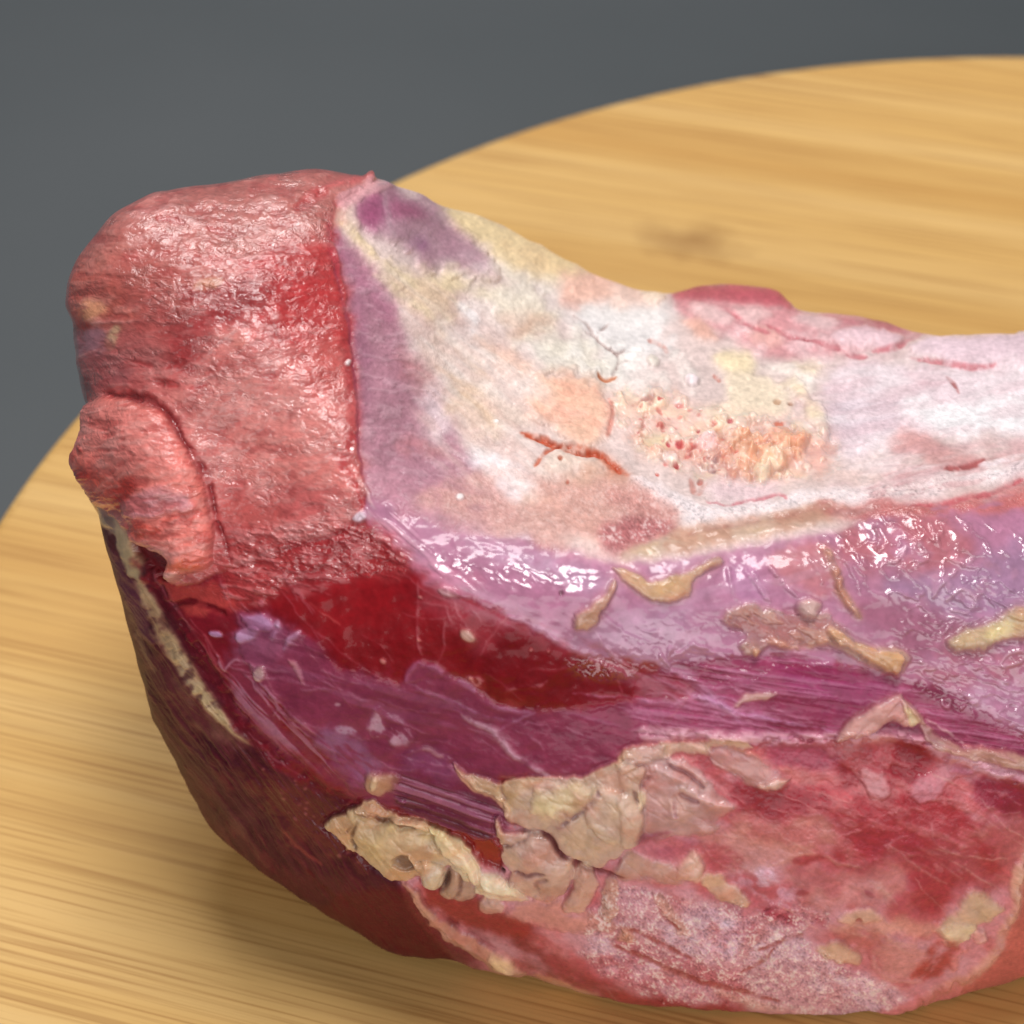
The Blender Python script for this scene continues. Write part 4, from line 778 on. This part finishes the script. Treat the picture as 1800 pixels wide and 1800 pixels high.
for P_, n_, a0, a1, c_ in ((PURP, 46, 8, 34, (186,128,150)), (LIL, 30, 0, 40, (208,172,188)), (MAG, 26, 2, 16, (206,150,178)), (RED, 14, -60, 60, (186,110,116)), (LOW, 40, 5, 50, (212,164,156)), (FRONTL, 14, 40, 62, (180,110,122))):
    Pa = np.array(P_, float); k = 0
    while k < n_:
        x_, y_ = rs_.uniform(Pa[:, 0].min(), min(Pa[:, 0].max(), 1820)), rs_.uniform(Pa[:, 1].min(), Pa[:, 1].max())
        if sdist(np.array([[x_]]), np.array([[y_]]), Pa)[0, 0] < 8: continue
        k += 1; a_ = math.radians(rs_.uniform(a0, a1)); L0 = rs_.uniform(20, 70); bd = rs_.uniform(-8, 8)
        stroke([(x_ - L0 * math.cos(a_), y_ - L0 * math.sin(a_)), (x_ - bd * math.sin(a_), y_ + bd * math.cos(a_)), (x_ + L0 * math.cos(a_), y_ + L0 * math.sin(a_))], c_, rs_.uniform(1.6, 3.2), op=rs_.uniform(.25, .6), h=.10, w=8)
sl = window(np.array(CAP, float), 10); m = sm(-8, 8, sdist(X[sl], Y[sl], np.array(CAP, float))); lum = COL[sl].mean(-1, keepdims=True)
COL[sl] += (lum - COL[sl]) * (m * .16)[..., None]
sl = window(np.array(END, float), 10); m = sm(-8, 8, sdist(X[sl], Y[sl], np.array(END, float)))
COL[sl] *= 1 - .05 * m[..., None]
soften(CAP, .6, 5); soften(LOW, .4, 4); soften(END, .35, 4); soften(LIL, .5, 5); soften(PURP, .35, 4); soften(FLANK, .2, 2); soften(RED, .4, 5)
# cracks, crumbs and grain that stay crisp
for q, wd in (([(1370,790),(1440,830),(1480,900),(1540,960),(1620,1000)], 5), ([(1500,905),(1430,880)], 3.5), ([(1560,840),(1500,885)], 3.5), ([(1590,980),(1605,1060),(1580,1120)], 4), ([(1640,980),(1600,1000),(1570,960)], 3.5), ([(1660,1040),(1600,1060)], 3)):
    stroke(c2(q), (172,150,146), wd, op=.85, h=-.8, w=3)
stroke(c2([(1495,1120),(1540,1140),(1595,1132)]), (186,116,84), 5, h=-.7, w=2)
stroke(c2([(1105,1422),(1250,1470),(1320,1497),(1480,1520),(1560,1585),(1660,1640)]), (186,84,58), 12, h=-1.5, w=3)
stroke(c2([(1165,1595),(1230,1520),(1310,1490)]), (196,112,90), 6, h=-.8, w=3)
blob(808,874,6,5,(236,222,222),0,h=.5); blob(873,743,5,4,(240,232,230),0,h=.4); blob(612,636,5,5,(238,220,220),0,h=.4); blob(983,812,4,4,(160,90,70),0,h=-.3); blob(998,848,4,4,(170,100,84),0,h=-.3)
for q in ([(1200,382),(1310,352),(1390,310)], [(900,330),(1000,360),(1080,385)], [(780,280),(870,320),(960,345)], [(620,210),(700,280),(790,310)], [(1350,400),(1500,425),(1620,445),(1690,440)], [(1100,400),(1180,405)]): stroke(c3(q), (188,106,114), 7, op=.75, h=-.6)
stroke(c3([(1500,480),(1520,500),(1550,540)]), (170,110,110), 5, h=-.6)
stroke(c3([(1490,856),(1560,845),(1645,812)]), (158,76,76), 9, op=.8, h=-.5)
stroke(c3([(1620,830),(1700,820),(1800,790)]), (236,220,226), 8, op=.7, h=.3)
flecks(ORG, (242,206,190), 120, 4, 11, 93, op=.75, h=.75, el=1.5)
flecks(c3([(560,700),(950,700),(900,860),(640,870)]), (236,168,142), 60, 4, 12, 94, op=.8, h=.7)
flecks(c3([(300,560),(700,640),(640,860),(400,840),(260,700)]), (216,96,92), 46, 1.5, 4, 95, op=.6, h=-.4, el=2.2)
flecks(c3([(480,780),(600,790),(600,860),(500,850)]), (118,66,74), 12, 2, 5, 96, op=.35, h=-.25, el=2)
for x_, y_, r_, c_ in ((430,745,15,(204,84,88)), (425,830,10,(186,70,74)), (360,580,11,(220,110,112)), (830,672,16,(224,116,92)), (390,745,10,(206,80,86)), (510,690,8,(206,90,92)), (640,655,9,(200,100,100)), (520,885,12,(186,120,112)), (350,860,8,(196,104,96)), (820,580,12,(196,160,134)), (870,590,9,(176,140,124))):
    q_ = c3([(x_, y_)])[0]; blob(q_[0], q_[1], r_ * .45, r_ * .36, c_, 20, h=-.4, w=5, w2=4)
for x_, y_, r_, c_ in ((545,738,44,(244,208,208)), (800,812,40,(244,204,182)), (650,720,30,(240,190,170)), (400,800,30,(244,216,208)), (490,500,24,(238,220,224)), (330,420,30,(228,216,206)), (760,850,34,(240,212,190)), (900,770,36,(232,160,132))):
    q_ = c3([(x_, y_)])[0]; blob(q_[0], q_[1], r_ * .45, r_ * .38, c_, 10, h=.9, w=5)
for q in ([(315,330),(360,350),(390,380)], [(570,470),(590,500)], [(250,600),(330,560),(300,640),(280,720)], [(160,560),(170,640),(150,720)]): stroke(c3(q), (190,120,108), 6, op=.7, h=-.7)
stroke(c3([(545,958),(640,978),(720,955),(830,935),(860,960)]), (200,128,136), 5, op=.85, h=-.4)
stroke(c3([(480,870),(505,930),(545,895)]), (180,110,100), 8, op=.6, h=-.4)
stroke(c3([(1350,1000),(1500,985),(1650,940),(1800,885)]), (178,76,84), 8, op=.7, h=-.3)
spk = np.random.RandomState(5).rand(CH, CW).astype(np.float32)
spk = (spk + np.roll(spk, 1, 0) + np.roll(spk, 1, 1) + np.roll(np.roll(spk, 1, 0), 1, 1)) / 4; spk = .5 + (spk - .5) * .75 + (fbm(12, 9, 141, 20, 2) - .5) * .5
fm = np.clip(FRO - .75, 0, .25) * 4
COL += (np.array((236,216,214), np.float32) - COL) * (sm(.54, .70, spk) * fm * .75)[..., None]  # white grain of the film, with its sparkle painted in
COL += (COL * .72 - COL) * (sm(.58, .74, 1 - spk) * fm * .7)[..., None]
HGT += (spk - .5) * fm * .45
for q, wd in (([(-60,1050),(200,1160),(400,1235),(700,1310)], 8), ([(0,960),(120,1030),(300,1110)], 6), ([(150,890),(190,940),(250,970)], 6), ([(600,1080),(700,1040),(800,1010)], 6), ([(520,1180),(600,1140),(680,1060)], 5)):
    stroke(c9(q), (144,62,58), wd, op=.65, h=-.4)
FATP = [k for k, n_ in enumerate(PARTS) if n_.startswith('fat_') and n_ not in ('fat_cap',)]
fmask = np.isin(PID, FATP).astype(np.float32)
fmask = (fmask + np.roll(fmask, 2, 0) + np.roll(fmask, -2, 0) + np.roll(fmask, 2, 1) + np.roll(fmask, -2, 1)) / 5
WET += (.45 - WET) * fmask * .8; ROU += (.3 - ROU) * fmask * .7; FRO *= 1 - .8 * fmask
HGT += fmask * ((fbm(46, 30, 211, 30, 2, gain=.4) - .5) * .9 - .14 * (1 - np.abs(2 * fbm(50, 24, 217, 35, 3) - 1)) ** 10)
q_ = fbm(60, 44, 213, 0, 4)
lum = COL.mean(-1, keepdims=True)
COL += ((lum + (COL - lum) * .84) * .99 - COL) * fmask[..., None]
COL += (COL * np.array((.97, .86, .83)) - COL) * (fmask * sm(.50, .68, q_) * .7)[..., None]
COL += (COL * np.array((1.02, 1.03, .95)) - COL) * (fmask * sm(.50, .68, 1 - q_) * .6)[..., None]
for P_ in (CAP, LOW, END):
    sl = window(np.array(P_, float), 10); m = sm(-6, 6, sdist(X[sl], Y[sl], np.array(P_, float)))
    g_ = (fbm(5, 4, 215, 0, 2, sl) - .5) * (1 - .85 * fmask[sl])
    COL[sl] *= (1 + m * g_ * .15)[..., None]; HGT[sl] += m * g_ * .10
# broad unevenness of tone, and a fine one
COL *= (1 + 0.10 * (fbm(40, 30, 201) - .5) + 0.10 * (fbm(9, 8, 202, 0, 3) - .5))[..., None]
HGT += (fbm(14, 11, 203, 0, 3) - .5) * .16 * np.clip(1.1 - WET * 1.4, .1, 1)

# ------------------------------------------------------------------ the joint's shape
# outline of the joint as seen along the camera axis, with its distance Y (cm) from the camera's foot
TOP = [(170,410,22.3),(200,376,22.6),(255,346,22.9),(300,335,23.2),(400,318,23.6),(480,305,23.8),(560,299,24.0),(620,306,24.2),(638,309,24.3),(648,301,24.3),(655,299,24.3),(662,313,24.4),
       (690,323,24.6),(737,340,25.0),(777,362,25.3),(850,380,25.8),(917,413,26.0),(983,450,26.0),(1033,477,25.9),(1083,497,25.7),(1123,510,25.6),
       (1150,512,25.7),(1178,514,25.9),(1231,503,26.0),(1311,500,26.0),(1365,509,25.8),(1387,530,25.4),(1409,545,25.2),(1489,554,25.0),(1556,568,24.8),
       (1622,585,24.5),(1667,588,24.4),(1773,588,24.4),(1800,582,24.4),(1900,590,24.4),(2000,600,24.4),(2250,680,23.8)]
RIGHT = [(2250,680,23.8),(2420,850,22.4),(2500,1050,20.6),(2460,1270,19.2),(2250,1480,18.0)]
BOT = [(440,1517,18.2),(483,1550,18.1),(533,1583,17.9),(593,1620,17.7),(643,1650,17.6),(683,1673,17.5),(760,1685,17.3),(800,1690,17.25),(850,1705,17.15),(907,1718,17.0),
       (935,1716,17.0),(1017,1745,16.9),(1050,1752,16.9),(1100,1766,16.85),(1197,1773,16.8),(1320,1783,16.8),(1430,1789,16.8),(1528,1785,16.85),(1574,1790,16.8),
       (1625,1770,16.9),(1722,1742,17.0),(1800,1717,17.1),(1950,1650,17.2),(2100,1580,17.4),(2250,1480,18.0)]
LEFT = [(170,410,22.3),(137,455,22.2),(120,495,22.0),(115,535,21.9),(126,562,21.7),(130,590,21.6),(135,640,21.4),(145,695,21.1),(153,720,21.0),(148,760,20.8),(140,790,20.7),
        (133,812,20.6),(143,838,20.5),(150,865,20.4),(167,883,20.3),(180,940,20.1),(200,1007,19.9),(217,1067,19.7),(233,1127,19.6),(250,1193,19.4),(267,1257,19.2),
        (287,1297,19.1),(317,1357,18.9),(333,1393,18.8),(373,1457,18.5),(440,1517,18.2)]
INNER = [(350,450,21.6),(250,520,21.2),(450,400,22.3),(560,380,22.7),(600,480,21.8),(620,620,20.7),(630,760,19.6),(640,880,18.9),(400,600,20.6),(300,700,20.2),
         (250,800,19.7),(420,800,19.6),(520,850,19.2),(300,920,19.2),(240,960,19.4),(400,960,18.9),(330,1060,18.7),(280,1100,18.9),(520,960,18.65),(640,1000,18.35),
         (400,1180,18.25),(340,1200,18.5),(500,1100,18.1),(600,1100,17.85),(460,1320,17.8),(380,1350,18.1),(550,1250,17.6),(650,1250,17.45),(560,1430,17.5),(500,1480,17.65),(650,1500,17.2),
         (620,1570,17.3),(760,1450,17.0),(760,1600,17.0),(850,1300,17.2),(800,1120,17.5),(760,1000,18.05),(900,1150,17.35),(900,1020,17.8),(900,1450,16.75),(900,1620,16.7),(1000,1400,16.7),
         (1050,1550,16.45),(1050,1680,16.5),(1100,1250,17.1),(1100,1100,17.55),(1200,1400,16.6),(1250,1600,16.3),(1250,1720,16.4),(1400,1300,16.95),(1400,1450,16.45),(1450,1650,16.2),(1450,1740,16.4),
         (1650,1350,16.85),(1650,1500,16.4),(1620,1650,16.4),(1750,1450,16.6),(1780,1620,16.7),(1300,1200,17.2),(1500,1200,17.25),(1700,1220,17.3),(1250,1060,17.8),(1450,1060,17.9),(1650,1080,17.95),(1780,1080,18.0),
         (1050,980,18.1),(1200,960,18.4),(1400,930,18.75),(1600,900,19.1),(1750,880,19.4),(750,880,19.05),(850,880,19.15),(1000,880,19.25),(1150,880,19.4),(700,760,20.0),(800,760,20.4),(950,780,20.5),(1150,800,20.4),(1350,820,20.3),
         (1550,800,20.7),(1750,780,21.0),(700,600,21.2),(800,600,21.9),(950,640,22.2),(1150,680,22.3),(1350,700,22.1),(1550,700,22.2),(1750,690,22.3),(720,450,22.9),(820,480,23.5),(950,530,24.0),(1100,590,23.9),(1300,600,23.9),(1500,630,23.4),(1700,640,23.2),
         (700,380,23.6),(780,420,24.2),(900,450,24.9),(1250,540,24.9),(2000,700,22.3),(2000,900,19.6),(2000,1100,18.2),(2000,1300,17.4),(2000,1450,17.1),(2250,900,21.0),(2250,1100,19.3),(2250,1300,18.3)]
ctl = np.array(TOP + RIGHT[1:-1] + BOT + LEFT[1:-1] + INNER, float)
def tps(P, v, lam):
    n = len(P); d2 = ((P[:, None] - P[None]) ** 2).sum(-1)
    K = np.where(d2 > 0, 0.5 * d2 * np.log(d2 + 1e-12), 0) + lam * np.eye(n)
    Q = np.c_[np.ones(n), P]
    A = np.block([[K, Q], [Q.T, np.zeros((3, 3))]])
    s = np.linalg.solve(A, np.r_[v, 0, 0, 0])
    def ev(p):
        out = np.empty(len(p))
        for k in range(0, len(p), 20000):
            q = p[k:k + 20000]; e2 = ((q[:, None] - P[None]) ** 2).sum(-1)
            out[k:k + 20000] = np.where(e2 > 0, 0.5 * e2 * np.log(e2 + 1e-12), 0) @ s[:n] + s[n] + q @ s[n + 1:]
        return out
    return ev
depth = tps(ctl[:, :2] / 1000, ctl[:, 2], 2e-4)

def resample(L, n, wout=0.3, jitter=2.0, seed=1):
    P = catmull(np.array(L)[:, :2], 8, False)
    seg = np.hypot(*np.diff(P, axis=0).T)
    wgt = seg * np.where(P[1:, 0] > 1830, wout, 1.0)
    s = np.r_[0, np.cumsum(wgt)]; s /= s[-1]
    u = np.linspace(0, 1, n)
    Q = np.stack([np.interp(u, s, P[:, 0]), np.interp(u, s, P[:, 1])], 1)
    rs = np.random.RandomState(seed)                           # small raggedness of the outline
    for k, a in ((n // 14, 1.2), (n // 34, 0.9), (n // 80, 0.6)):
        kn = rs.randn(k + 2, 2); t = np.linspace(0, k + 1, n)
        jit = np.stack([np.interp(t, np.arange(k + 2), kn[:, i]) for i in (0, 1)], 1)
        Q += jit * a * jitter * 0.5 * np.clip(np.minimum(u, 1 - u) * 20, 0, 1)[:, None]
    return Q
NU, NV = 1060, 820
T = resample(TOP, NU, seed=1); Bt = resample(BOT, NU, seed=2); L_ = resample(LEFT, NV, seed=3, jitter=1.3); R_ = resample(RIGHT, NV, 1.0, seed=4)
u = np.linspace(0, 1, NU)[:, None, None]; v = np.linspace(0, 1, NV)[None, :, None]
G = (1 - v) * T[:, None] + v * Bt[:, None] + (1 - u) * L_[None] + u * R_[None] \
    - ((1 - u) * (1 - v) * T[0] + u * (1 - v) * T[-1] + (1 - u) * v * Bt[0] + u * v * Bt[-1])
gx, gy = G[..., 0], G[..., 1]
# depth on a coarse lattice, then bilinear
lx = np.arange(60, 2600, 12.0); ly = np.arange(240, 1860, 12.0)
LX, LY = np.meshgrid(lx, ly)
D = depth(np.c_[LX.ravel(), LY.ravel()] / 1000).reshape(LX.shape)
def bil(A, x, y):
    x = np.clip(x, 0, A.shape[1] - 1.001); y = np.clip(y, 0, A.shape[0] - 1.001)
    i = x.astype(int); j = y.astype(int); fx = x - i; fy = y - j
    if A.ndim == 3: fx = fx[..., None]; fy = fy[..., None]
    return (A[j, i] * (1 - fx) + A[j, i + 1] * fx) * (1 - fy) + (A[j + 1, i] * (1 - fx) + A[j + 1, i + 1] * fx) * fy
def cub(A, x, y):                                            # smooth (quadratic B-spline like) lookup by averaging shifted lookups
    o = 0
    for a, wa in ((-0.5, 0.25), (0, 0.5), (0.5, 0.25)):
        for c, wc in ((-0.5, 0.25), (0, 0.5), (0.5, 0.25)): o = o + wa * wc * bil(A, x + a, y + c)
    return o
Yd = cub(D, (gx - lx[0]) / 12, (gy - ly[0]) / 12)
# rolling over at the outline
ring = np.r_[T, R_[1:], Bt[::-1][1:], L_[::-1][1:-1]]
ringc = ring[::6]
gsub = np.full((NU, NV), 1e9)
su, sv = np.meshgrid(np.arange(0, NU, 3), np.arange(0, NV, 3), indexing='ij')
dd, _ = seg_dist(gx[su, sv].astype(np.float32), gy[su, sv].astype(np.float32), ringc, np.roll(ringc, -1, 0))
ed = bil(dd.T.copy(), np.broadcast_to(np.arange(NU)[:, None] / 3, (NU, NV)), np.broadcast_to(np.arange(NV)[None] / 3, (NU, NV)))
edge_i = np.minimum(np.minimum(np.arange(NU)[:, None], NU - 1 - np.arange(NU)[:, None]), np.minimum(np.arange(NV)[None], NV - 1 - np.arange(NV)[None]))
ed = np.where(edge_i == 0, 0, ed)
tt = np.clip(ed / 46.0, 0, 1)
Yd = Yd + 0.55 * (1 - np.sqrt(1 - (1 - tt) ** 2)) - 0.12
P3 = at_y(gx, gy, Yd / 100)
def grid_normals(P):
    du = np.gradient(P, axis=0); dv = np.gradient(P, axis=1)
    n = np.cross(dv, du); n /= np.linalg.norm(n, axis=-1, keepdims=True) + 1e-12
    return n
n0 = grid_normals(P3)
view = np.array([0, 0, H]) - P3; view /= np.linalg.norm(view, axis=-1, keepdims=True)
n0 *= np.sign((n0 * view).sum(-1, keepdims=True))
cx_, cy_ = gx * CS - 0.5, (gy - Y0) * CS - 0.5
hg = bil(HGT, cx_, cy_) * np.clip(ed / 10, 0, 1)
dirn = n0 * 0.6 + view * 0.4; dirn /= np.linalg.norm(dirn, axis=-1, keepdims=True)
P3 = P3 + dirn * (hg * 0.00075)[..., None]
P3[..., 2] = np.maximum(P3[..., 2], 0.0008)
nrm = grid_normals(P3); nrm *= np.sign((nrm * view).sum(-1).mean())
col = bil(COL, cx_, cy_)
def to_lin(c):
    c = np.clip(c / 255, 0, 1); return np.where(c > 0.04045, ((c + 0.055) / 1.055) ** 2.4, c / 12.92)
colL = np.concatenate([to_lin(col), np.ones(col.shape[:2] + (1,))], -1)
surf = np.stack([bil(A, cx_, cy_) for A in (ROU, RIP, FRO, WET)], -1)
pid = PID[np.clip(cy_.astype(int), 0, CH - 1), np.clip(cx_.astype(int), 0, CW - 1)]

# ------------------------------------------------------------------ meat material
m_meat, nt, b = new_mat("raw_meat")
tc = N(nt, 'ShaderNodeTexCoord')
ac = N(nt, 'ShaderNodeAttribute', attribute_name="tissue"); asf = N(nt, 'ShaderNodeAttribute', attribute_name="surf")
sp = N(nt, 'ShaderNodeSeparateColor'); nt.links.new(asf.outputs['Color'], sp.inputs[0])
def mnoise(scale, sc, detail, rough=0.55, dist=0.0):
    q = N(nt, 'ShaderNodeMapping'); q.inputs['Scale'].default_value = sc; nt.links.new(tc.outputs['Object'], q.inputs['Vector'])
    n = N(nt, 'ShaderNodeTexNoise', i_Scale=scale, i_Detail=detail, i_Roughness=rough, i_Distortion=dist); nt.links.new(q.outputs[0], n.inputs['Vector']); return n
def math_(op, a, c, clamp=False):
    m = N(nt, 'ShaderNodeMath', operation=op, use_clamp=clamp)
    for s_, v_ in ((m.inputs[0], a), (m.inputs[1], c)):
        if isinstance(v_, (int, float)): s_.default_value = v_
        else: nt.links.new(v_, s_)
    return m.outputs[0]
nr = mnoise(1.0, (560, 560, 1300), 4.0, 0.6, 0.8)
nf = mnoise(2300.0, (1, 1, 1), 2.0, 0.6)
nm = mnoise(330.0, (1, 1, 1), 4.0, 0.6)
b1 = N(nt, 'ShaderNodeBump', i_Distance=0.0005); nt.links.new(nr.outputs[0], b1.inputs['Height']); nt.links.new(sp.outputs[1], b1.inputs['Strength'])
b2 = N(nt, 'ShaderNodeBump', i_Distance=0.00022); nt.links.new(nf.outputs[0], b2.inputs['Height']); nt.links.new(sp.outputs[2], b2.inputs['Strength']); nt.links.new(b1.outputs[0], b2.inputs['Normal'])
b3 = N(nt, 'ShaderNodeBump', i_Distance=0.0008, i_Strength=0.05); nt.links.new(nm.outputs[0], b3.inputs['Height']); nt.links.new(b2.outputs[0], b3.inputs['Normal'])
nt.links.new(b3.outputs[0], b.inputs['Normal']); 
# colour: the tissue, very finely mottled
nv = mnoise(900.0, (1, 1, 1), 3.0, 0.6)
vr = N(nt, 'ShaderNodeMapRange'); vr.inputs[1].default_value = 0.3; vr.inputs[2].default_value = 0.7; vr.inputs[3].default_value = 0.9; vr.inputs[4].default_value = 1.1
nt.links.new(nv.outputs[0], vr.inputs[0])
vm = N(nt, 'ShaderNodeVectorMath', operation='SCALE'); nt.links.new(ac.outputs['Color'], vm.inputs[0]); nt.links.new(vr.outputs[0], vm.inputs['Scale'])
nt.links.new(vm.outputs[0], b.inputs['Base Color'])
nt.links.new(sp.outputs[0], b.inputs['Roughness'])
b.inputs['Subsurface Weight'].default_value = 0.0
b.inputs['Subsurface Radius'].default_value = (1.0, 0.35, 0.25)
b.inputs['Subsurface Scale'].default_value = 0.0018
nt.links.new(asf.outputs['Alpha'], b.inputs['Coat Weight'])
b.inputs['Coat Roughness'].default_value = 0.09
nt.links.new(math_('MULTIPLY_ADD', asf.outputs['Alpha'], 0.40), b.inputs['Specular IOR Level'])
b.inputs['Specular IOR Level'].links[0].from_node.inputs[2].default_value = 0.05
nt.links.new(b3.outputs[0], b.inputs['Coat Normal'])

def add_attrs(o, c, s):
    me = o.data
    for nme, arr in (("tissue", c), ("surf", s)):
        a = me.attributes.new(nme, 'FLOAT_COLOR', 'POINT'); a.data.foreach_set("color", np.asarray(arr, np.float32).ravel())
joint = bpy.data.objects.new("meat_joint", None); S.collection.objects.link(joint)
joint.empty_display_size = 0.02
base = ground(1050, 1350); joint.location = (base[0], base[1], 0)
JL = np.array([base[0], base[1], 0])
joint["label"] = "large raw joint of red meat with pale fat and silverskin on the board"; joint["category"] = "meat"

Vf = (P3 - JL).reshape(-1, 3); Nf = nrm.reshape(-1, 3); Cf = colL.reshape(-1, 4); Sf = surf.reshape(-1, 4)
I = np.arange(NU * NV).reshape(NU, NV)
FQ = np.stack([I[:-1, :-1], I[:-1, 1:], I[1:, 1:], I[1:, :-1]], -1).reshape(-1, 4)
fp = pid[:-1, :-1].ravel()
# wind faces outward
t0 = Vf[FQ[::5001]]; fn = np.cross(t0[:, 1] - t0[:, 0], t0[:, 2] - t0[:, 0])
if ((fn * Nf[FQ[::5001, 0]]).sum(1) < 0).mean() > 0.5: FQ = FQ[:, ::-1]
m_fat = m_meat.copy(); m_fat.name = 'raw_fat'
q_ = m_fat.node_tree.nodes['Principled BSDF']
q_.inputs['Subsurface Weight'].default_value = 0.45; q_.inputs['Subsurface Radius'].default_value = (1.0, 0.55, 0.4); q_.inputs['Subsurface Scale'].default_value = 0.0016
def sub_mesh(name, faces, label=None):
    used = np.unique(faces); remap = np.zeros(len(Vf), np.int32); remap[used] = np.arange(len(used))
    o = mesh_obj(name, Vf[used], remap[faces], m_fat if name in ('fat_sheet', 'fat_lump', 'fat_curl', 'fat_ridge', 'fat_flap', 'fat_streak', 'fat_patch', 'membrane_fold') else m_meat, joint)
    add_attrs(o, Cf[used], Sf[used])
    o.data.normals_split_custom_set_from_vertices(Nf[used].astype(np.float32))
    if label: o["label"] = label
    return o
fg = fp.reshape(NU - 1, NV - 1)
def islands(mask):
    lab = np.zeros(mask.shape, np.int32); n = 0
    todo = np.argwhere(mask)
    for i0, j0 in todo:
        if lab[i0, j0]: continue
        n += 1; st = [(i0, j0)]; lab[i0, j0] = n
        while st:
            i, j = st.pop()
            for a, c in ((i + 1, j), (i - 1, j), (i, j + 1), (i, j - 1)):
                if 0 <= a < mask.shape[0] and 0 <= c < mask.shape[1] and mask[a, c] and not lab[a, c]: lab[a, c] = n; st.append((a, c))
    return lab, n
PIECES = []
for k in range(len(PARTS)):
    if not (fg == k).any(): continue
    ii, jj = np.nonzero(fg == k); w_ = (slice(ii.min(), ii.max() + 1), slice(jj.min(), jj.max() + 1))
    lab, n = islands(fg[w_] == k)
    cnt = np.bincount(lab.ravel())
    for q in range(1, n + 1):
        m = np.zeros(fg.shape, bool); m[w_] = lab == q
        PIECES.append([k, int(cnt[q]), m])
SMALL = ('fat_fleck', 'fat_bead', 'fat_streak')
big = [x for x in PIECES if x[1] >= (60 if PARTS[x[0]] in SMALL else 500)]
own = np.full(fg.shape, -1, np.int32)
for q, x in enumerate(big): own[x[2]] = q
while (own < 0).any():                                       # crumbs join the piece around them
    for sh in ((1, 0), (-1, 0), (0, 1), (0, -1)):
        pad = np.pad(own, 1, constant_values=-1); nb_ = pad[1 - sh[0]:1 - sh[0] + own.shape[0], 1 - sh[1]:1 - sh[1] + own.shape[1]]
        own = np.where(own < 0, nb_, own)
made = {}
for q, x in enumerate(big):
    nme = PARTS[x[0]]; k = x[0]; sel = (own == q).ravel()
    made[q] = sub_mesh(nme, FQ[sel], PLABEL.get(k))
for q, x in enumerate(big):                                  # flecks and threads belong to the tissue they lie on
    if PARTS[x[0]] not in SMALL: continue
    m = own == q; near = np.zeros_like(m)
    near[1:] |= m[:-1]; near[:-1] |= m[1:]; near[:, 1:] |= m[:, :-1]; near[:, :-1] |= m[:, 1:]
    around = own[near & ~m]; around = around[[PARTS[big[a][0]] not in SMALL for a in around]]
    if len(around): made[q].parent = made[int(np.bincount(around).argmax())]

# back and underside: from the outline round and down on to the board
ri = np.r_[I[:, 0], I[-1, 1:], I[::-1, -1][1:], I[0, ::-1][1:-1]]
PB = Vf[ri] + JL; CB = Cf[ri]; SB = Sf[ri]
d = PB - np.array([0, 0, H]); d /= np.linalg.norm(d, axis=1, keepdims=True)
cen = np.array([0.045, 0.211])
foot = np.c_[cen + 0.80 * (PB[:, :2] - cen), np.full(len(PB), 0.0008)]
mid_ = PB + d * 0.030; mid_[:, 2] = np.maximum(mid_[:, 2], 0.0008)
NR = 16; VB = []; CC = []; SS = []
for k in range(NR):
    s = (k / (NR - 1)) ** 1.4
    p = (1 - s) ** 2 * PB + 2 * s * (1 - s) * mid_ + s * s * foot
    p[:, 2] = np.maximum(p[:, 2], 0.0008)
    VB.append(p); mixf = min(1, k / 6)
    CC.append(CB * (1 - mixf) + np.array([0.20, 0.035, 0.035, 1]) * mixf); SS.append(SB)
VB.append(np.c_[np.broadcast_to(cen, (len(PB), 2)), np.full(len(PB), 0.0008)]); CC.append(CC[-1]); SS.append(SB)
nb = len(PB); Ib = np.arange((NR + 1) * nb).reshape(NR + 1, nb); Jb = np.roll(Ib, -1, 1)
FB = np.stack([Ib[:-1], Jb[:-1], Jb[1:], Ib[1:]], -1).reshape(-1, 4)
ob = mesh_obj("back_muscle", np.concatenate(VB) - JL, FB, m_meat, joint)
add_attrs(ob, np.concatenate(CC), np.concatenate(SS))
